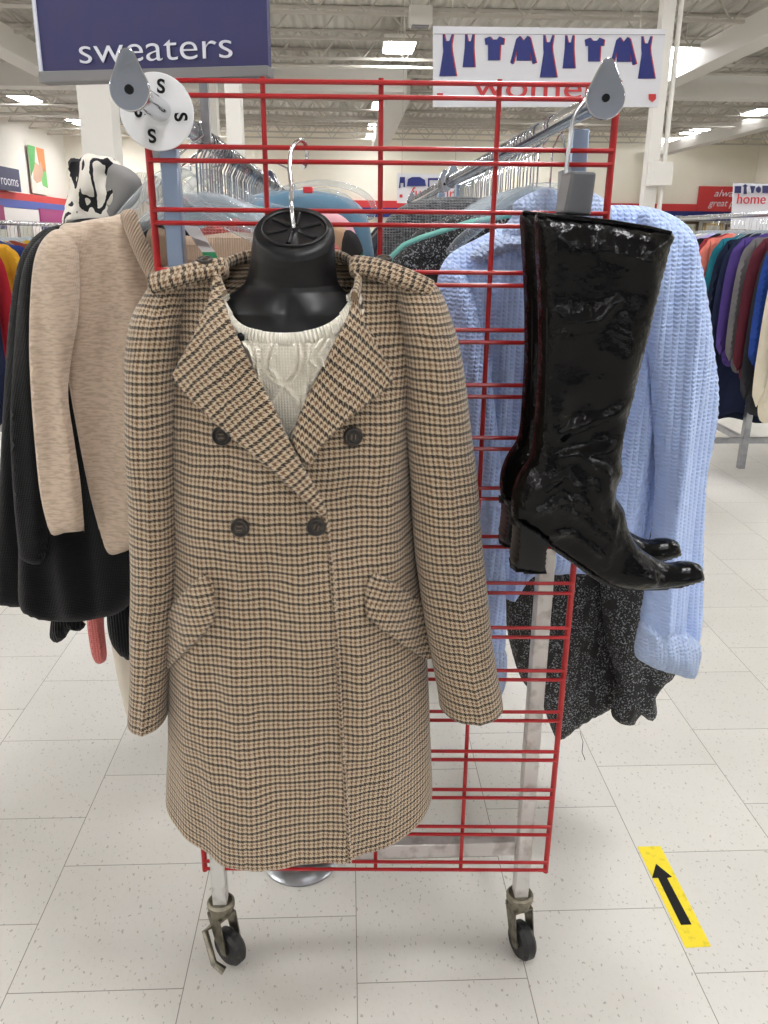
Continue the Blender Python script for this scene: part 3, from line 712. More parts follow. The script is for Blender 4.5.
zs = list(np.linspace(ZTOP, 1.17, 22))+list(np.linspace(1.165, ZHEM, 190))
rows = []
for z in zs:
    xl, xr = smooth(tb, z); d = smooth(dep, z); rows.append((z, xl, xr, CY, d[0], d[1]))
def edge_x(z):    # closing edge of the overlapping front
    return interp([(P(322, 512, .99).z, P(322, 512, .99).x), (P(331, 560, .99).z, P(331, 560, .99).x), (P(340, 700, .99).z, P(340, 700, .99).x), (P(347, 790, .99).z, P(347, 790, .99).x), (.36, P(350, 862, .985).x)], z)[0]
def coat_disp(p, dx, a, sy, z):
    v = Vector((0, 0, 0))
    if sy < 0:
        fr = min(1, -sy*1.6)
        n_ = noise.noise(Vector((p.x*9, z*2.2, 3)))*.022+noise.noise(Vector((p.x*24, z*6, 8)))*.010+noise.noise(Vector((p.x*12, z*26, 5)))*.005*math.exp(-((z-.93)/.09)**2)
        v.y -= n_*fr
        ze = P(322, 512, .99).z
        if z < ze+.06:
            fr2 = fr*min(1, max(0, (ze+.06-z)/.08)); q = (edge_x(z)-p.x)/.0022; v.y -= .0075/(1+math.exp(-max(-30, min(30, q))))*fr2
        # waist seams
        for sx in (P(232, 500, 1.0).x, P(384, 500, 1.0).x): v.y += .0018*math.exp(-((p.x-sx)/.003)**2)*fr
    if z < .52: v.z += .035*min(1, abs(dx/a))**5*(.52-z)/.14
    if z < .5: v.y += math.sin(p.x*30+1)*.006*(.5-z)/.14*(1 if sy < 0 else 0); 
    return v
coat = thing('wool_coat', (-.07, 1.108, .36), 'brown and cream checked wool coat with wide lapels and dark buttons', 'coat')
full = loft(MB(), rows, 300, 2.15, coat_disp); CB = bvh_of(full)
OPEN = [(214, 255), (214, 272), (222, 300), (240, 340), (264, 388), (291, 445), (320, 408), (342, 360), (362, 310), (360, 272), (358, 255)]
def inpoly(x, y, poly):
    c = False
    for i in range(len(poly)):
        (x1, y1), (x2, y2) = poly[i-1], poly[i]
        if (y1 > y) != (y2 > y) and x < (x2-x1)*(y-y1)/(y2-y1)+x1: c = not c
    return c
def keepc(c):
    if c.y > CY-.012: return True
    a, b = proj(c); return not inpoly(a, b, OPEN)
body = loft(MB(), rows, 300, 2.15, coat_disp, keep=keepc).build('coat_body', WOOL, coat)
sd = body.modifiers.new('thickness', 'SOLIDIFY'); sd.thickness = .0035; sd.offset = -1
# sleeves
def sleeve(tab, yc, fd, bd, seed, ptop):
    tz = [(P(a, py, yc).z*.5+P(b, py, yc).z*.5, P(a, py, yc).x, P(b, py, yc).x) for py, a, b in tab]
    z0, z1 = tz[0][0], tz[-1][0]; rows = []; n = 130
    for i in range(n+1):
        z = z0+(z1-z0)*i/n; xl, xr = smooth(tz, z); q = (z0-z)
        k = math.sqrt(min(1, (q+.004)/.06)); a = fd*(.35+.65*k); rows.append((z, xl, xr, yc+.012*(1-k), a, bd*(.5+.5*k)))
    def dsp(p, dx, a, sy, z):
        v = Vector((0, 0, 0)); n1 = noise.noise(Vector((p.x*14, z*3.5, seed)))*.009+noise.noise(Vector((p.x*30, z*9, seed+4)))*.004
        if sy < .3: v.y -= n1
        # pressed crease down the front of the sleeve
        if sy < 0: v.y -= .004*math.exp(-((dx/a-.1)/.12)**2)
        v.x += noise.noise(Vector((z*9, seed, 0)))*.002; return v
    m = loft(MB(), rows, 110, 2.1, dsp)
    o = m.build('sleeve', WOOL, coat); s_ = o.modifiers.new('thickness', 'SOLIDIFY'); s_.thickness = .003; s_.offset = -1; return o
sleeve([(276, 164, 176), (283, 153, 186), (296, 143, 188), (315, 133, 186), (345, 127, 182), (385, 126, 178), (430, 127, 178), (490, 129, 180), (550, 131, 181), (610, 131, 178), (660, 131, 171), (700, 130, 168), (716, 129, 167)], 1.075, .05, .04, 11, 0)
sleeve([(276, 402, 418), (283, 396, 434), (296, 396, 443), (315, 398, 450), (345, 401, 459), (385, 404, 466), (430, 406, 471), (490, 410, 477), (550, 415, 483), (610, 423, 489), (660, 432, 495), (690, 437, 500), (705, 439, 502)], 1.065, .052, .04, 31, 0)
# lapels, collar, epaulettes, flaps
LR = math.radians(52)
def seamline(lines, w=1.3, a=-.0012): return ridge(lines, a, w)
LL = [(219, 272), (216, 285), (214, 300), (197, 338), (178, 374), (181, 383), (198, 402), (222, 425), (250, 449), (277, 472), (300, 494), (322, 514), (327, 512), (318, 490), (304, 465), (290, 440), (276, 408), (262, 380), (247, 350), (236, 327), (228, 304), (224, 286)]
LRt = [(353, 272), (355, 288), (350, 304), (341, 328), (326, 358), (312, 386), (300, 412), (291, 437), (297, 452), (306, 466), (313, 462), (322, 445), (338, 428), (355, 412), (375, 397), (391, 383), (392, 375), (378, 350), (364, 325), (359, 300), (361, 278)]
hR = seamline([[(316, 452), (335, 421), (353, 404), (386, 378), (360, 328)]]); hL = seamline([[(186, 374), (205, 395), (252, 440), (300, 482), (322, 505)]])
cr = lambda a, b: .004*math.exp(-(((a-b*.0)-270)/90)**2)
m = MB(); pts = []
for a, b, Y in ((224, 296, 1.02), (217, 280, 1.045), (221, 268, 1.075), (236, 259, 1.105), (262, 254, 1.12), (292, 252, 1.125), (325, 254, 1.12), (346, 258, 1.1), (357, 268, 1.07), (359, 282, 1.04), (355, 298, 1.01)): pts.append(P(a, b, Y))
for k in range(2): pts = [pts[0]]+[q for i in range(len(pts)-1) for q in (pts[i]*.75+pts[i+1]*.25, pts[i]*.25+pts[i+1]*.75)]+[pts[-1]]
m.tube(pts, [.009]*len(pts), 14, flat=.5, up=(0, 0, 1)); m.build('collar', WOOL, coat)
BUT = mat('dark_horn_button', '#2a2623', .3, var=('#4a433b', 120, .5, .7)); THR = mat('button_thread', '#6b5d4e', .8)
def button(c, nrm, r, parent, ang=0, nm='button'):
    nrm = nrm.normalized(); x = nrm.cross(Vector((0, 0, 1))).normalized(); y = nrm.cross(x)
    m = MB(); m.revolve(c, nrm, x, y, [(0, 0), (r*.8, 0), (r, .0015), (r, .003), (r*.9, .0048), (r*.78, .0048), (r*.68, .0032), (r*.5, .0030), (r*.42, .0042), (r*.3, .0035), (0, .0033)], 32)
    b = m.build(nm, BUT, parent); m = MB()
    for k in (-.22, .22):
        d1 = x*math.cos(ang)+y*math.sin(ang); d2 = y*math.cos(ang)-x*math.sin(ang)
        m.tube([c+nrm*.0045+d2*r*k*.9-d1*r*.25, c+nrm*.0052+d2*r*k*.9, c+nrm*.0045+d2*r*k*.9+d1*r*.25], .0008, 6)
    m.build('button_thread', THR, b); return b
for (a, b, off, ang) in ((223.5, 435, .0245, 0), (351, 435, .006, 1.5), (241.5, 526, .006, 0), (315.5, 525, .007, 1.2)):
    loc, nr, _, _ = CB.ray_cast(EYE, ray(a, b)); nr = nr if nr.y < 0 else -nr
    if a == 223.5: off = .006
    button(loc+nr*off-nr*.001, (nr+Vector((0, -1, .1))).normalized(), .0125, coat, ang)
q = []
for a, b in ((324, 514), (328, 530), (331, 560), (334.5, 610), (338, 660), (340.5, 710), (343.5, 760), (347, 810), (349.5, 850), (350, 861)):
    loc, nr, _, _ = CB.ray_cast(EYE, ray(a, b)); q.append(loc+Vector((0, -.0012, 0))) if loc is not None else None
for k in range(2): q = [q[0]]+[z_ for i in range(len(q)-1) for z_ in (q[i]*.75+q[i+1]*.25, q[i]*.25+q[i+1]*.75)]+[q[-1]]
MB().tube(q, .0028, 10, flat=1.6).build('front_edge', WOOL, coat)
drape(MB(), [(206, 571), (213, 580), (216, 596), (216, 616), (208, 629), (190, 648), (175, 664), (167, 671), (162, 667), (161, 650), (163, 634), (173, 605), (188, 588)], CB, .012, .006, 2.0, rot=math.radians(12), h=seamline([[(203, 577), (176, 606), (167, 634)], [(209, 600), (209, 620), (168, 662)]], 1.2, -.001), yfall=1.09).build('pocket_flap', WOOL, coat)
drape(MB(), [(375, 571), (367, 582), (364, 598), (366, 614), (380, 627), (397, 640), (414, 652), (424, 658), (431, 657), (433, 640), (430, 620), (418, 598), (396, 583)], CB, .012, .006, 2.0, rot=-math.radians(20), h=seamline([[(372, 580), (372, 610), (424, 650)], [(380, 577), (420, 606)]], 1.2, -.001), yfall=1.08).build('pocket_flap', WOOL, coat)
for pts, bt in ((((228, 268, 1.062), (206, 271, 1.052), (184, 276, 1.044), (166, 281, 1.042), (152, 285, 1.05)), (205, 270)), (((350, 266, 1.06), (372, 268, 1.05), (394, 275, 1.042), (414, 283, 1.04), (430, 291, 1.048)), (384, 269))):
    q = [P(*c) for c in pts]
    for k in range(3): q = [q[0]]+[z_ for i in range(len(q)-1) for z_ in (q[i]*.75+q[i+1]*.25, q[i]*.25+q[i+1]*.75)]+[q[-1]]
    n = len(q); rr = [.0135*min(1, .55+i/(n*.25), .62+(n-1-i)/(n*.2)) for i in range(n)]
    e = MB().tube(q, rr, 22, flat=.75, up=(0, 0, 1)); e = e.build('epaulette', WOOL, coat)
    q2 = [p+Vector((0, -.0135, -.002)) for p in q]; MB().tube(q2, [r_*.5 for r_ in rr], 16, flat=.55, up=(0, 0, 1)).build('strap_fold', WOOL, e)
    c = P(bt[0], bt[1], 1.05)+Vector((0, .004, .009)); button(c, Vector((0, -.35, 1)), .0105, e, 0)
# torso form: neck plug, shoulders and chest moulded in one
form = thing('torso_form', (-.065, 1.06, 1.1), 'black plastic torso form with flat neck top and metal hook', 'mannequin')
def fr_(py, cx, rx, Y, ry, tl, n=2.0): c = P(cx, py, Y); return (c.z, c.x-rx, c.x+rx, Y, ry, ry, tl)
rw = [(229, 294, .0015, 1.055, .0015, -.0), (229, 294, .040, 1.055, .038, .6), (229.6, 294, .0465, 1.055, .0445, .6), (232, 294, .0488, 1.055, .047, .59), (238, 294, .0498, 1.055, .048, .55), (250, 293, .0508, 1.056, .0485, .42), (262, 293, .0525, 1.058, .049, .28),
      (274, 292.5, .0545, 1.06, .0495, .15), (283, 292, .058, 1.062, .0515, .06), (290, 291, .066, 1.063, .0545, 0), (298, 290, .084, 1.064, .062, 0), (310, 290, .098, 1.062, .070, 0), (325, 290, .105, 1.063, .076, 0), (345, 290, .11, 1.066, .082, 0), (380, 290, .112, 1.072, .076, 0), (430, 290, .11, 1.08, .066, 0), (480, 290, .10, 1.085, .055, 0), (540, 290, .09, 1.09, .045, 0)]
rr = []
zr = []
for py, cx, rx, Y, ry, tl in rw:
    c = P(cx, py, Y); zr.append((c.z, c.x, rx, Y, ry, tl))
fine = zr[:4]
for i in range(3, len(zr)-1):
    for k in range(1, 9): fine.append(tuple(zr[i][q]+(zr[i+1][q]-zr[i][q])*k/8 for q in range(6)))
rows = [(a[0], a[1]-a[2], a[1]+a[2], a[3], a[4], a[4] if a[4] < .056 else .054, a[5]) for a in fine]
def fd(p, dx, a, sy, z):
    v = Vector((0, 0, 0))
    if sy < 0 and z < 1.21:     # collar bones and the notch between them
        k = math.exp(-((z-1.172)/.012)**2); s_ = abs(dx)
        v.y -= k*.005*math.exp(-((s_-.035)/.02)**2); v.y += k*.006*math.exp(-(s_/.008)**2)
    return v
tf = loft(MB(), rows, 96, 2.0, fd, caps=(True, True)); TB = bvh_of(tf); tf.build('moulded_torso', BLACKP, form)
_c = MB(); _c.v = full.v+[]; _c.f = full.f+[]; _c.uv = []
n_ = len(_c.v); _c.v = _c.v+tf.v; _c.f = _c.f+[tuple(i+n_ for i in f) for f in tf.f]; XB = bvh_of(_c)
drape(MB(), LRt, XB, lambda a, b: .016+.004*max(0, (a-320)/70), .005, 2.0, rot=-math.radians(42), h=hR).build('lapel', WOOL, coat)
drape(MB(), LL, XB, lambda a, b: .022+.004*max(0, (250-a)/70), .005, 2.0, rot=math.radians(40), h=hL, uvo=(.003, .004)).build('lapel', WOOL, coat)
c0 = P(294, 229, 1.055); nt_ = Vector((0, -.6, 1)).normalized(); xx = Vector((1, 0, 0)); yy = nt_.cross(xx)
m = MB(); m.tube([c0+nt_*.0008+xx*.0395*math.cos(2*PI*k/40)+yy*.0395*math.sin(2*PI*k/40) for k in range(40)], .0018, 8, closed=True)
m.build('raised_rim', BLACKP, form)
for k in range(6):
    an = 2*PI*k/6+.2; MB().tube([c0+nt_*.0005+(xx*math.cos(an)+yy*math.sin(an))*.008, c0+nt_*.0005+(xx*math.cos(an+.16)+yy*math.sin(an+.16))*.034], [.0018, .0028], 8).build('moulded_fin', BLACKP, form)
hk = [(291.5, 207, 1.06), (291, 196, 1.075), (291.5, 185, 1.088), (290, 175, 1.098), (289.5, 163, 1.108), (291, 151, 1.118), (295, 143, 1.128), (300, 139.5, 1.138), (305, 142, 1.15), (307, 150, 1.157), (307, 160, 1.157), (305, 166, 1.15), (303, 167, 1.145)]
q = [c0+nt_*.001]+[P(*c) for c in hk]
for k in range(2): q = [q[0]]+[z_ for i in range(len(q)-1) for z_ in (q[i]*.75+q[i+1]*.25, q[i]*.25+q[i+1]*.75)]+[q[-1]]
MB().tube(q, .0027, 12).build('hook', CHROME, form)
# cream cable-knit sweater seen in the opening
sw = thing('cable_sweater', (-.065, 1.0, 1.02), 'cream cable-knit sweater worn under the checked coat', 'sweater')
rows2 = [(a[0], a[1]-a[2]-.004, a[1]+a[2]+.004, a[3], a[4]+.005, a[4]*.6+.004) for a in fine if a[0] < P(290, 318, 1.0).z]
cab = ridge([[(272, 345), (268, 358), (266, 370), (274, 380), (284, 386), (276, 396), (268, 408)], [(300, 345), (301, 360), (300, 372), (292, 381), (286, 386), (296, 398), (300, 412), (296, 424), (287, 436)],
             [(277, 345), (273, 358), (271, 368), (279, 378)], [(295, 345), (296, 360), (295, 370), (288, 379)], [(244, 342), (252, 352), (256, 364), (250, 372)], [(322, 340), (314, 350), (310, 360), (318, 368), (312, 380)], [(328, 340), (320, 356), (324, 366)],
             [(258, 348), (262, 400), (276, 440)], [(308, 345), (306, 396), (296, 440)]], .009, 1.6)
front = drape(MB(), [(225, 300), (238, 322), (252, 332), (270, 337), (290, 338), (312, 335), (332, 326), (350, 308), (364, 310), (345, 370), (322, 420), (292, 462), (262, 420), (240, 372), (222, 320)], TB, .0075, .003, 1.5, h=cab, yfall=1.0)
front.build('knit_front', CREAMK, sw)
up = [(222, 284), (230, 306), (243, 324), (262, 331), (290, 333), (318, 328), (338, 315), (350, 297), (357, 280)]; dn_ = [(366, 290), (356, 312), (342, 330), (322, 341), (291, 346), (262, 343), (238, 335), (222, 314), (214, 292)]
band = MB(); U = []; Lw = []
def cat1(pts, t):
    n = len(pts)-1; i = min(int(t*n), n-1); f = t*n-i; p = [np.array(pts[max(0, min(n, i+k))], float) for k in (-1, 0, 1, 2)]
    return .5*((2*p[1])+(-p[0]+p[2])*f+(2*p[0]-5*p[1]+4*p[2]-p[3])*f*f+(-p[0]+3*p[1]-3*p[2]+p[3])*f**3)
vs = []; uv = []; NS, NC = 320, 8
for i in range(NS+1):
    t_ = i/NS; a, b = cat1(up, t_), cat1(dn_[::-1], t_)
    for k in range(NC+1):
        s_ = k/NC; q = a*(1-s_)+b*s_; dr = ray(*q); loc, nr, _, _ = TB.ray_cast(EYE, dr)
        if loc is None: loc, nr, _, _ = TB.find_nearest(EYE+dr*(1.02/dr.y))
        if nr.dot(dr) > 0: nr = -nr
        e = math.sin(PI*min(max(s_, .02), .98))**.5; o = .0065+.0045*e+.0009*math.cos(2*PI*t_*62)*e
        vs.append(loc+(nr*.6+Vector((0, -.4, .1))).normalized()*o); uv.append((t_*.3, s_*.02))
fs = [(i*(NC+1)+k, (i+1)*(NC+1)+k, (i+1)*(NC+1)+k+1, i*(NC+1)+k+1) for i in range(NS) for k in range(NC)]
band.add(vs, fs, uv); o = band.build('ribbed_neckband', CREAMR, sw); q = o.modifiers.new('thickness', 'SOLIDIFY'); q.thickness = .004; q.offset = -1
MB().tube([P(239.5, 334, .985), P(241, 337, .983), P(242, 341, .982)], [.003, .0045, .003], 10).build('tag_fastener', INK, sw)

# ================================================================== BOOTS
def make_boot():
    t = thing('boot', (0, 0, 0), 'tall black patent leather boot, nearer of the pair on the grid', 'boot')
    Yb = 1.0; ol = [(536, 214), (560, 216), (600, 220), (640, 226), (672, 233), (668, 252), (661, 280), (655, 305), (648, 335), (641, 362), (636, 385), (630, 408), (624, 432), (621, 455), (622, 472), (617, 484), (616, 497), (624, 510), (628, 528), (637, 545), (650, 555), (668, 563), (690, 562), (701, 566), (703, 574), (698, 580), (676, 585), (650, 588), (625, 588), (605, 582), (590, 572), (572, 560), (553, 547), (536, 536), (519, 525), (513, 520), (511, 505), (513, 488), (520, 472), (529, 458), (533, 440), (536, 400), (538, 360), (538, 320), (537, 280), (535, 245)]
    creases = ridge([[(540, 300), (560, 320), (590, 318), (610, 300)], [(556, 430), (590, 418), (628, 400)], [(560, 452), (596, 446), (620, 440)], [(536, 372), (548, 352), (556, 330)], [(600, 250), (640, 262)]], .0050, 5)
    shaft_r = ridge([[(598, 470), (606, 490), (604, 508)], [(530, 505), (556, 492), (580, 498)], [(540, 530), (566, 526), (596, 548)], [(580, 455), (604, 468), (618, 470)], [(586, 476), (590, 500), (598, 520)], [(522, 500), (530, 484), (544, 474)], [(640, 556), (648, 566), (646, 578)], [(540, 480), (560, 470), (570, 480)], [(556, 500), (580, 514), (612, 540)], [(570, 490), (600, 520), (620, 534)], [(625, 524), (626, 545), (634, 556)], [(612, 505), (600, 560)]], .0055, 3.5)
    seam = ridge([[(556, 214), (552, 300), (551, 380), (549, 450), (543, 470)], [(626, 516), (625, 545), (612, 572), (600, 580)]], -.0016, 1.6)
    def f(x, z):
        a, b = proj((x, Yb, z)); return creases(a, b)+shaft_r(a, b)+seam(a, b)+noise.noise(Vector((x*16, z*11, 2)))*.016+noise.noise(Vector((x*40, z*30, 5)))*.004
    inflate(MB(), ol, Yb, .030, .034, .0042, f, edge=.0).build('upper', LEATHER, t)
    sole = [(510, 519), (520, 523), (537, 535), (554, 546), (573, 559), (591, 572), (606, 580), (625, 585), (650, 585), (676, 582), (700, 573), (704, 577), (702, 583), (678, 590), (650, 593), (622, 593), (602, 587), (588, 578), (570, 565), (550, 551), (534, 541), (517, 530), (510, 527)]
    inflate(MB(), [(a, b-3) for a, b in sole], Yb, .011, .004, .003, None, sm=False).build('sole', SOLE, t)
    hl = [(512, 518), (530, 528), (548, 541), (545, 556), (544, 573), (538, 575), (522, 573), (511, 571), (510, 566), (513, 545), (513, 532)]
    h = MB(); inflate(h, [(a, b-7) for a, b in hl], Yb, .026, .006, .004, None, sm=False); h.build('heel', LEATH2, t)
    inflate(MB(), [(510.5, 562), (544.5, 565), (544, 569), (510, 567)], Yb, .0265, .002, .003, None, sm=False).build('heel_tip', SOLE, t)
    z = MB(); zp = [P(a, b, Yb) for a, b in ((546, 222), (544, 300), (543, 380), (541, 440), (536, 462))]; z.tube([p+Vector((0, -.019, 0)) for p in zp], .0012, 8); z.build('zip', INK, t)
    m = MB(); m.tube([P(a, b, Yb-.012) for a, b in ((537, 215), (570, 217.5), (610, 222), (650, 228.5), (671, 233.5))], .0028, 8); m.build('top_edge', LEATHER, t)
    return t
boot = make_boot()
b2 = copy_tree(boot); b2.location = (-.001, .079, .004); b2['label'] = 'tall black boot hanging behind its pair, mostly hidden'
boot['group'] = b2['group'] = 'pair of black boots'
bh = thing('boot_hanger', tuple(P(578, 150, 1.06)), 'grey clip hanger on a wire hook holding the boots', 'hanger')
m = MB(); q = [P(566, 205, 1.05), P(566, 180, 1.055), P(567, 160, 1.06), P(570, 140, 1.065), P(572, 122, 1.07), P(577, 110, 1.078), P(588, 98, 1.09), P(597, 97, 1.10), P(601, 104, 1.105)]
for k in range(2): q = [q[0]]+[z_ for i in range(len(q)-1) for z_ in (q[i]*.75+q[i+1]*.25, q[i]*.25+q[i+1]*.75)]+[q[-1]]
m.tube(q, .0026, 10).build('wire_hook', STEEL, bh)
g = P(580, 195, 1.04)
clip = [P(a, b, 1.02) for a, b in ((572, 171), (597, 172), (591, 216), (564, 214))]
MB().prism(clip, (0, .05, 0)).build('clip', mat('grey_clip_metal', '#6e6f72', .35, .8), bh, bevel=.003, smooth=False)
clip = [P(a, b, 1.075) for a, b in ((562, 170), (572, 170), (572, 212), (560, 212))]; MB().prism(clip, (0, .02, 0)).build('clip_plate', STEEL, bh, bevel=.001, smooth=False)

# ================================================================== HANGERS ON THE RAILS
def make_hanger(mb_, cname, label):
    t = thing('clothes_hanger', (0, 0, 0), label, 'hanger')
    q = [(0, 0, -.085)]+[(0, 0, -.03), (.002, 0, -.022)]+[(.0155*math.sin(a), 0, .0155*math.cos(a)-.0) for a in np.linspace(2.6, -1.9, 12)]
    q[2] = (.006, 0, -.018)
    MB().tube(q, .0016, 6).build('hook', CHROME, t)
    b = MB()
    for s_ in (-1, 1):
        pts = [(0, 0, -.083), (.025*s_, 0, -.086), (.06*s_, 0, -.105), (.10*s_, 0, -.135), (.135*s_, 0, -.163), (.15*s_, 0, -.18)]
        b.tube(pts, [.007, .009, .010, .009, .008, .006], 8, flat=.5)
    b.tube([(-.148, 0, -.178), (-.06, 0, -.185), (.06, 0, -.185), (.148, 0, -.178)], .003, 6)
    b.build('shoulder_bar', mb_, t); return t
hp0 = make_hanger(CLEAR, 'c', 'clear plastic hanger with chrome hook on the left rail')
used = False
random.seed(3)
def place_hanger(x, y, z, label, group):
    global used
    o = copy_tree(hp0) if used else hp0; used = True
    o.location = (x, y, z+.0125+.0016-.0155); o.rotation_euler = (0, 0, random.uniform(-.05, .05)); o['label'] = label; o['group'] = group
for k in range(42):
    y = 1.30+k*.0285+random.uniform(-.006, .006)
    place_hanger(-.218, y, 1.393, 'clear hanger with chrome hook in the packed row on the left rail', 'hangers on the left rail')
    if k not in (1, 2): place_hanger(.304, y+.012, 1.412, 'clear hanger with chrome hook in the packed row on the right rail', 'hangers on the right rail')
for k in range(26):
    y = 2.85+k*.045+random.uniform(-.01, .01)
    place_hanger(-.218, y, 1.393, 'clear hanger on the left rail of the second rack', 'hangers on the second rack left rail')
    place_hanger(.304, y, 1.412, 'clear hanger on the right rail of the second rack', 'hangers on the second rack right rail')

# ================================================================== GARMENTS ON THE RACK
def garment(name, loc, label, cat, pieces, group=None):
    t = thing(name, tuple(loc), label, cat, group)
    for nm, ol, Y, T, m_, kw in pieces:
        lab = kw.pop('label', None) if kw else None
        inflate(MB(), ol, Y, T, **({'R': T*1.3, 'step': .008} | (kw or {}))).build(nm, m_, t, label=lab)
    return t
fB = folds(.018, 14, 2.2, 5, .0015)
def knitf(seed, a=.016, kx=16, kz=2.5, per=.0275, ra=.003):
    g = folds(a, kx, kz, seed, .001); return lambda x, z: g(x, z)+ra*math.cos(2*PI*(x+.05*noise.noise(Vector((x*3, z*3, seed))))/per)
# sky blue cowl-neck sweater, first on the right rail
garment('cowl_neck_sweater', P(570, 240, 1.27), 'sky blue chunky knit sweater with cowl neck and turned-back cuffs', 'sweater', [
    ('body', [(505, 226), (478, 238), (448, 256), (438, 282), (442, 330), (458, 400), (474, 480), (488, 560), (498, 590), (512, 601), (521, 592), (532, 575), (560, 573), (600, 575), (640, 570), (655, 500), (664, 400), (690, 300), (698, 255), (690, 228), (660, 210), (625, 205), (590, 208), (560, 220), (530, 226)], 1.285, .032, BLUEK, dict(fold=knitf(4, .035, 18, 2), step=.0055)),
    ('sleeve', [(446, 262), (437, 290), (448, 370), (463, 460), (474, 550), (480, 640), (482, 655), (500, 655), (506, 640), (505, 560), (502, 480), (494, 400), (482, 330), (466, 275)], 1.245, .022, BLUEK, dict(fold=knitf(14, .01), rot=-.08, step=.0055)),
    ('cuff', [(480, 648), (492, 644), (505, 650), (507, 668), (504, 690), (496, 697), (484, 690), (479, 670)], 1.24, .026, BLUEC, dict(fold=knitf(15, .004), step=.0055)),
    ('sleeve', [(640, 212), (668, 220), (694, 240), (704, 285), (712, 335), (718, 385), (717, 425), (708, 480), (705, 540), (704, 590), (698, 640), (670, 640), (642, 628), (645, 590), (651, 540), (655, 480), (652, 400), (645, 320), (640, 260)], 1.235, .034, BLUEK, dict(fold=knitf(24, .045, 22, 1.8), rot=.05, step=.0055)),
    ('cuff', [(642, 622), (655, 621), (680, 628), (699, 641), (698, 660), (691, 676), (670, 672), (648, 665), (635, 655), (637, 638)], 1.225, .042, BLUEC, dict(fold=knitf(25, .006), step=.0055, rot=.12)),
    ('cowl_neck', [(503, 240), (503, 228), (512, 216), (514, 203), (530, 193), (548, 188), (566, 192), (585, 190), (604, 199), (612, 214), (606, 232), (575, 238), (540, 238), (518, 243)], 1.255, .04, BLUEC, dict(fold=knitf(34, .014, 30, 12), step=.005)),
    ('cowl_fold', [(470, 256), (486, 242), (505, 234), (540, 234), (580, 236), (606, 234), (616, 246), (600, 258), (560, 256), (520, 252), (495, 256), (480, 264)], 1.24, .03, BLUEC, dict(fold=knitf(35, .01, 20, 10), step=.005, rot=.9))])
t = garment('sparkle_sweater', P(560, 300, 1.37), 'black sweater with silver sparkle flecks hanging behind the blue one', 'sweater', [
    ('body', [(392, 300), (394, 262), (412, 235), (448, 216), (490, 208), (540, 205), (590, 215), (620, 240), (640, 300), (652, 420), (652, 560), (645, 640), (637, 688), (612, 706), (585, 722), (560, 739), (552, 730), (540, 700), (522, 680), (509, 640), (500, 580), (470, 480), (420, 400)], 1.43, .03, CHEN, dict(fold=folds(.02, 14, 3, 41, .003))),
    ('sleeve', [(600, 500), (650, 480), (672, 540), (684, 600), (678, 668), (664, 684), (656, 696), (657, 715), (648, 720), (640, 714), (634, 724), (618, 722), (611, 712), (615, 694), (616, 676), (606, 640), (600, 580)], 1.37, .026, CHEN, dict(fold=folds(.02, 20, 5, 44, .003)))])
MB().tube([P(580, 732, 1.40), P(583, 742, 1.36), P(582, 752, 1.36), P(585, 760, 1.36)], .0006, 5).build('loose_thread', INK, t)
t = thing('hanger_edge', tuple(P(400, 250, 1.33)), 'mint green plastic hanger edge at the sparkle sweater shoulder', 'hanger')
q = [P(383, 290, 1.33), P(385, 272, 1.33), P(392, 256, 1.33), (P(404, 245, 1.33)), P(420, 238, 1.335), P(470, 222, 1.34), P(570, 205, 1.345)]
MB().tube(q, .004, 8, flat=.6).build('shoulder_bar', mat('mint_plastic', '#7cc2b5', .4), t); MB().tube([q[-1], q[-1]+Vector((-.0, 0, .03)), (.304+.012, 1.335, 1.43), (.304, 1.335, 1.428)], .0016, 6).build('hook', CHROME, t)
garment('grey_sweater', P(440, 220, 1.75), 'charcoal grey heather sweater shoulder behind the sparkle sweater', 'sweater', [
    ('body', [(378, 420), (380, 260), (384, 225), (402, 206), (432, 198), (470, 197), (510, 205), (560, 230), (560, 420), (480, 520), (400, 520)], 1.75, .035, GREYK, dict(fold=folds(.02, 14, 3, 51, .001)))])
# left rail, nearest first
garment('v_neck_sweater', P(150, 230, 1.25), 'heather beige V-neck sweater, nearest on the left rail', 'sweater', [
    ('body', [(133, 212), (112, 216), (80, 222), (58, 232), (58, 300), (67, 370), (77, 430), (90, 495), (101, 535), (109, 554), (124, 552), (140, 546), (190, 545), (250, 545), (280, 540), (290, 400), (290, 300), (262, 262), (240, 262), (215, 290), (190, 300), (168, 296), (152, 272), (141, 240)], 1.265, .024, BEIGEK, dict(fold=folds(.036, 15, 2.6, 61, .0015), step=.006)),
    ('sleeve', [(60, 229), (44, 238), (34, 260), (30, 300), (29, 350), (31, 400), (35, 450), (40, 495), (48, 528), (54, 536), (64, 533), (82, 531), (84, 526), (80, 480), (74, 440), (68, 395), (72, 355), (78, 320), (80, 280), (76, 245)], 1.225, .024, BEIGEK, dict(fold=folds(.03, 24, 2.6, 65, .0015), step=.006)),
    ('back_collar', [(150, 228), (190, 236), (235, 232), (262, 238), (262, 262), (235, 268), (190, 268), (152, 262)], 1.30, .012, BEIGER, dict(fold=ribs(.0008, .006), step=.006)),
    ('neckband', [(120, 214), (134, 210), (143, 232), (156, 258), (170, 283), (176, 296), (166, 304), (152, 286), (138, 262), (127, 236)], 1.236, .011, BEIGER, dict(rot=-.5, step=.005, sm=True))])
t = thing('price_tag', tuple(P(200, 240, 1.19)), 'white barcode price tag with green end on the beige sweater', 'price tag')
pl = [P(a, b, 1.2) for a, b in ((182, 225), (198, 226.5), (215, 252), (202, 252))]
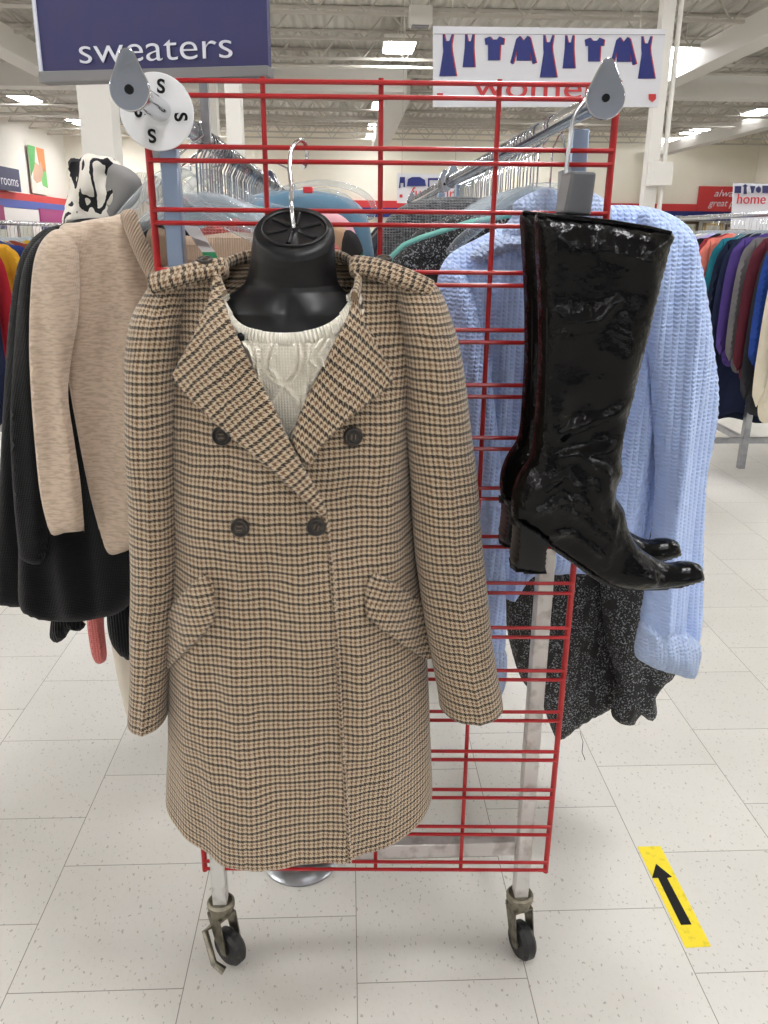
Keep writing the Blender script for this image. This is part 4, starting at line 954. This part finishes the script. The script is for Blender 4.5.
MB().prism(pl, (0, .0008, 0)).build('paper', mat('tag_paper', '#eeecea', .6), t); MB().prism([P(a, b, 1.2) for a, b in ((202, 252), (215, 252), (220, 263), (205, 263))], (0, .0008, 0)).build('green_end', mat('tag_green', '#2e9a62', .6), t)
m = MB()
for k in range(9): x_ = 192+k*1.7; m.prism([P(x_+5*.0, 237+k*.6, 1.1995), P(x_+.4, 237+k*.6, 1.1995), P(x_+4.4, 245+k*.3, 1.1995), P(x_+4, 245+k*.3, 1.1995)], (0, .0004, 0))
m.build('barcode', INK, t)
garment('black_cardigan', P(60, 240, 1.31), 'black fine knit cardigan directly behind the beige sweater', 'cardigan', [
    ('body', [(90, 218), (62, 224), (40, 238), (28, 262), (24, 330), (22, 420), (20, 500), (18, 570), (19, 606), (30, 616), (55, 622), (95, 619), (128, 606), (150, 560), (170, 400), (170, 240), (130, 222)], 1.345, .024, BLACKK, dict(fold=folds(.03, 16, 1.6, 71))),
    ('sleeve', [(60, 226), (38, 240), (25, 262), (18, 300), (13, 360), (10, 420), (12, 480), (17, 540), (22, 560), (44, 560), (50, 500), (48, 420), (50, 340), (62, 270)], 1.31, .022, BLACKK, dict(fold=folds(.016, 20, 2, 72)))])
garment('black_jacket', P(30, 260, 1.4), 'black cloth jacket whose edge hangs at the left picture border', 'jacket', [
    ('body', [(66, 224), (40, 232), (20, 258), (10, 310), (4, 390), (0, 470), (-4, 560), (-3, 600), (8, 606), (40, 606), (110, 600), (130, 400), (130, 240), (100, 222)], 1.42, .024, BLACKK, dict(fold=folds(.02, 18, 1.5, 74)))])
garment('ruffled_top', P(70, 400, 1.47), 'black top with a ruffled cuff peeking below the cardigan', 'top', [
    ('body', [(70, 250), (60, 400), (60, 560), (90, 590), (180, 590), (200, 400), (200, 250), (150, 225), (100, 228)], 1.475, .02, BLACKK, dict(fold=folds(.02, 18, 1.5, 76))),
    ('sleeve', [(56, 520), (52, 580), (52, 612), (50, 626), (50, 638), (57, 643), (66, 637), (70, 630), (80, 631), (86, 624), (80, 618), (88, 600), (92, 540)], 1.44, .016, BLACKR, dict(fold=folds(.012, 50, 30, 77), sm=True))])
garment('coral_sweater', P(240, 230, 1.62), 'coral red knit sweater with one narrow sleeve hanging below', 'sweater', [
    ('body', [(140, 260), (185, 236), (235, 218), (290, 218), (325, 236), (342, 258), (340, 330), (330, 560), (140, 560), (136, 380)], 1.62, .024, CORALK, dict(fold=knitf(81, .012))),
    ('sleeve', [(84, 560), (86, 610), (89, 640), (93, 658), (98, 664), (104, 662), (107, 654), (104, 620), (104, 560), (120, 480), (130, 400), (120, 380), (100, 440)], 1.585, .018, CORALK, dict(fold=knitf(82, .008)))])
garment('ribbed_cardigan', P(120, 500, 1.53), 'black ribbed cardigan hem between coral sleeve and checked coat', 'cardigan', [
    ('body', [(110, 300), (106, 420), (103, 540), (106, 600), (108, 632), (114, 648), (124, 657), (136, 661), (180, 662), (240, 600), (240, 300), (180, 240), (130, 250)], 1.53, .022, BLACKR, dict(fold=ribs(.0015, .012, folds(.014, 16, 2, 85))))])
garment('cream_dress', P(140, 600, 1.7), 'long cream knit dress hanging lowest behind the checked coat', 'dress', [
    ('body', [(150, 300), (130, 420), (105, 560), (108, 620), (115, 665), (124, 706), (131, 724), (137, 728), (144, 722), (162, 716), (178, 708), (184, 690), (250, 690), (250, 420), (220, 260)], 1.76, .03, mat('cream_soft_cloth', '#d5cbbb', .9, sheen=.2, bump=(200, .3, .001)), dict(fold=folds(.03, 18, 1.6, 88)))])
garment('zebra_scarf', P(100, 190, 1.46), 'black and white zebra patterned knit bunched above the beige sweater', 'scarf', [
    ('body', [(67, 232), (66, 205), (69, 185), (66, 168), (70, 158), (79, 158), (88, 153), (99, 156), (110, 157), (121, 165), (129, 180), (126, 205), (122, 232)], 1.46, .032, ZEB, dict(fold=folds(.05, 26, 16, 91, .003), step=.006)),
    ('grey_lining', [(108, 168), (120, 165), (134, 172), (142, 184), (138, 200), (124, 214), (112, 222), (104, 214)], 1.44, .016, mat('grey_lining', '#8f8d8c', .8, bump=(30, .4, .004)), dict(fold=folds(.02, 30, 14, 92), step=.007))])
garment('cream_cable_sweater', P(140, 190, 1.58), 'cream cable knit shoulder beside the zebra knit', 'sweater', [
    ('body', [(118, 300), (118, 190), (128, 176), (145, 172), (162, 180), (172, 200), (176, 300), (150, 340)], 1.68, .03, CREAMR, dict(fold=folds(.02, 20, 8, 95, .002)))])
garment('colour_block_sweater', P(330, 230, 1.92), 'pink, tan, dark and mint colour-block sweater behind the torso neck', 'sweater', [
    ('body', [(200, 420), (205, 260), (240, 226), (285, 212), (320, 210), (345, 218), (358, 240), (364, 280), (366, 420), (300, 460)], 1.93, .024, mat('pink_knit', '#d9a3ab', .9, bump=(250, .4, .0015)), dict(fold=folds(.014, 14, 3, 96))),
    ('tan_panel', [(318, 228), (340, 226), (350, 236), (345, 262), (345, 290), (318, 290)], 1.905, .012, mat('tan_knit', '#b99678', .9, bump=(250, .4, .0015)), dict()),
    ('dark_panel', [(346, 230), (356, 234), (363, 250), (360, 262), (346, 276), (342, 262), (341, 244)], 1.895, .012, mat('brown_black_knit', '#2e2a2c', .9), dict()),
    ('mint_panel', [(362, 252), (366, 270), (368, 300), (340, 300), (344, 276)], 1.89, .012, mat('mint_knit', '#74b5a6', .9, bump=(250, .4, .0015)), dict())])
garment('blue_cardigan', P(300, 220, 2.1), 'dusty blue cardigan whose shoulder shows beside the torso neck', 'cardigan', [
    ('body', [(170, 300), (186, 232), (215, 208), (250, 196), (290, 190), (335, 194), (362, 208), (372, 240), (376, 300), (376, 480), (200, 480)], 2.06, .03, mat('dusty_blue_knit', '#5f8299', .9, sheen=.2, bump=(250, .4, .0015)), dict(fold=folds(.02, 12, 3, 97)))])
garment('mint_top', P(250, 210, 1.85), 'mint green top collar between the left rail hangers', 'top', [
    ('body', [(225, 260), (232, 222), (244, 207), (262, 207), (290, 216), (300, 260), (290, 420), (230, 420)], 1.83, .02, MATS['mint_knit'], dict(fold=folds(.01, 20, 5, 98)))])
t = thing('empty_hanger', tuple(P(310, 195, 1.8)), 'large clear plastic hanger with a red size tab behind the torso hook', 'hanger')
q = [P(a, b, 1.8) for a, b in ((225, 212), (255, 198), (290, 187), (320, 182), (345, 185), (366, 194), (375, 206), (372, 218), (362, 216), (350, 200), (340, 194), (320, 190), (290, 195))]
for k in range(2): q = [q[0]]+[z_ for i in range(len(q)-1) for z_ in (q[i]*.75+q[i+1]*.25, q[i]*.25+q[i+1]*.75)]+[q[-1]]
MB().tube(q, .006, 10, flat=.45).build('shoulder_bar', CLEAR, t); MB().box(P(308, 190, 1.79), (.02, .006, .012)).build('size_tab', mat('red_tab', '#d8343c', .4), t, bevel=.002)
MB().tube([P(295, 188, 1.8), P(287, 168, 1.8), P(270, 160, 1.8), (-.218+.0165, 1.8, 1.397), (-.218, 1.8, 1.4085)], .0018, 6).build('hook', CHROME, t)
# clear hangers showing at the necks of the nearest sweaters
for (pts, Y, lb) in (([(118, 222), (132, 205), (146, 190), (158, 178), (168, 176), (180, 186), (200, 205), (230, 226), (262, 240)], 1.275, 'clear hanger carrying the beige V-neck sweater'),
                     ([(150, 205), (165, 182), (180, 172), (192, 178), (205, 200), (232, 220), (268, 232)], 1.36, 'clear hanger just behind the beige sweater hanger'),
                     ([(165, 190), (182, 172), (196, 170), (210, 184), (228, 204), (262, 220), (290, 226)], 1.46, 'third clear hanger from the front with wide arms'),
                     ([(185, 190), (205, 172), (220, 176), (234, 190), (262, 206), (300, 214)], 1.6, 'fourth clear hanger from the front above the coral knit')):
    t = thing('wide_hanger', tuple(P(*pts[3], Y)), lb, 'hanger'); q = [P(a, b, Y) for a, b in pts]
    for k in range(2): q = [q[0]]+[z_ for i in range(len(q)-1) for z_ in (q[i]*.75+q[i+1]*.25, q[i]*.25+q[i+1]*.75)]+[q[-1]]
    MB().tube(q, .0085, 10, flat=.4, up=(0, 0, 1)).build('shoulder_bar', CLEAR, t)
    c = min(q, key=lambda p: -p.z); MB().tube([c, c+Vector((0, 0, .01)), (-.218-.006, Y, 1.374), (-.218+.0158, Y, 1.388), (-.218+.012, Y, 1.404), (-.218, Y, 1.4085), (-.231, Y, 1.401)], .0017, 8).build('hook', CHROME, t)

# ================================================================== OTHER CLOTHES, by one pattern
def make_garment(m_, w=.2, L=.68, sl=.6, seed=0):
    t = thing('hung_garment', (0, 0, 0), 'x', 'clothes')
    b = [(-.06, 0), (-w*.6, -.02), (-w, -.055), (-w*.98, -.3), (-w*1.02, -L), (-.05, -L-.01), (w*1.02, -L), (w*.98, -.3), (w, -.055), (w*.6, -.02), (.06, 0), (0, -.03)]
    inflate(MB(), b, 0.0, .022, .028, .02, folds(.02, 14, 2.5, seed), px=False).build('body', m_, t)
    for s_ in (-1, 1):
        o = [(s_*a, c) for a, c in ((w*.85, -.045), (w*1.05, -.06), (w*1.2, -.12), (w*1.28, -.3), (w*1.25, -sl), (w*1.0, -sl-.01), (w*.95, -.3))]
        inflate(MB(), o, -.014, .018, .022, .018, folds(.012, 20, 3, seed+3), px=False).build('sleeve', m_, t)
    return t
def cl(name, h): return mat(name, h, .9, 0, .2, bump=(220, .3, .0015))
protos = {}
def place_garment(key, m_, loc, label, cat='sweater', w=.2, L=.68, sl=.6, rz=0, group=None, name=None):
    if key not in protos: o = make_garment(m_, w, L, sl, len(protos)*7+1); protos[key] = o
    else:
        o = copy_tree(protos[key])
        for c in o.children: c.data = c.data.copy(); c.data.materials[0] = m_
    o.name = name or cat.replace(' ', '_'); o.location = loc; o.rotation_euler = (0, 0, rz); o['label'] = label; o['category'] = cat
    if group: o['group'] = group
    return o
# deeper on both rails
for x, ys, z, side in ((-.218, (2.17, 2.25, 2.335), 1.30, 'left'), (.304, (1.86, 1.96, 2.06, 2.17, 2.28), 1.32, 'right')):
    for i, y in enumerate(ys):
        c = ['#2b2d38', '#59545e', '#1c1c20', '#6b4a52', '#30363c'][i]; nm = ['navy', 'slate grey', 'black', 'plum', 'dark slate'][i]
        place_garment('a', cl('cloth_'+nm, c), (x, y, z), '%s sweater hanging deep on the %s rail' % (nm, side), rz=random.uniform(-.1, .1))
for x, z, side in ((-.218, 1.30, 'left'), (.304, 1.32, 'right')):
    for i, y in enumerate((2.95, 3.2, 3.5, 3.8)):
        c = ['#3a3d45', '#7a6f68', '#22252c', '#4a5260'][i]; nm = ['graphite', 'taupe', 'ink', 'steel blue'][i]
        place_garment('a', cl('cloth_'+nm, c), (x, y, z), '%s garment on the %s rail of the second rack' % (nm, side), rz=random.uniform(-.1, .1))
# straight racks beyond, right and left
def far_rack(x, y0, y1, z, label, py):
    t = thing('far_rack', (x, (y0+y1)/2, 0), label, 'clothes rack')
    MB().tube([(x, y0, z), (x, y1, z)], .014, 12).build('rail', CHROME, t)
    for yy in py:
        MB().box((x, yy, (z+.02)/2+.02), (.035, .035, z-.02)).build('post', STEEL, t)
        MB().box((x, yy, .2), (.5, .03, .03)).build('crossbar', STEEL, t)
        for s_ in (-.25, .25):
            c = MB().box((x+s_, yy, .12), (.03, .03, .2)).build('leg', STEEL, t)
            MB().disc((x+s_+.02, yy+.04, .045), (1, 0, 0), .045, .025, 24, bev=.004).build('caster_wheel', RUBBER, c)
    MB().box((x, (py[0]+py[-1])/2, .2), (.03, py[-1]-py[0], .03)).build('lower_bar', STEEL, t)
far_rack(2.2, 3.3, 5.9, 1.385, 'chrome clothes rack at right with a row of tops', (4.355, 5.7))
cols = [('cream', '#d8d3c4', .5, 'blouse'), ('pale grey', '#a9acb2', .55, 'top'), ('lavender', '#a9a0cf', .66, 'sweater'), ('black', '#141318', .8, 'cardigan'), ('dark red', '#8a3138', .66, 'top'), ('coral', '#d9796a', .72, 'sweater'), ('teal', '#1f6c7c', .7, 'sweater'),
        ('deep navy', '#1a2236', .95, 'coat'), ('midnight blue', '#232a44', .9, 'coat'), ('purple', '#4b3a7a', .6, 'sweater'), ('grey', '#6c6a6c', .62, 'sweater'), ('burgundy', '#5a2530', .66, 'shirt'), ('charcoal', '#34353a', .8, 'jacket'), ('royal blue', '#26418a', .6, 'sweater'), ('ivory', '#ddd3bd', .8, 'cardigan'), ('olive', '#5a5a3a', .6, 'jacket')]
for i, (nm, hx, L, ct) in enumerate(cols):
    y = 5.15-i*.092-(.06 if i > 8 else 0)
    o = place_garment('b%d' % (i % 3), cl('far_'+nm, hx), (2.2+random.uniform(-.02, .02), y, 1.29), '%s %s in the row on the right-hand rack' % (nm, ct), ct, .21, .7, .62, rz=random.uniform(-.04, .04), group='clothes on the right-hand rack')
    o.scale = (1, 1, 1.25*L/.9+.08)
for k in range(44):
    place_hanger(2.2, 3.5+k*.042+random.uniform(-.01, .01), 1.385, 'clear hanger on the right-hand rack among the tops', 'hangers on the right-hand rack')
far_rack(-1.98, 3.0, 6.5, 1.31, 'chrome clothes rack at far left behind the black jacket', (3.2, 6.2))
for i, (nm, hx, L, ct) in enumerate([('dark plum', '#4a2130', .8, 'coat'), ('navy', '#1d2745', .85, 'coat'), ('mustard', '#c59a2c', .62, 'sweater'), ('brick', '#7d3a2a', .6, 'sweater'), ('royal blue', '#27356e', .8, 'jacket'), ('mustard yellow', '#c9982a', .5, 'top'), ('red', '#a3222e', .75, 'sweater'), ('deep navy', '#161c33', .95, 'coat')]):
    place_garment('b%d' % (i % 3), cl('left_'+nm, hx), (-1.98+random.uniform(-.02, .02), 5.6-i*.2, 1.215), '%s %s on the rack at far left' % (nm, ct), ct, .21, .7, .62, rz=random.uniform(-.1, .1), group='clothes on the far left rack').scale = (1, 1, 1.3*L)
for k in range(24): place_hanger(-1.98, 4.2+k*.07, 1.31, 'clear hanger on the far left rack', 'hangers on the far left rack')
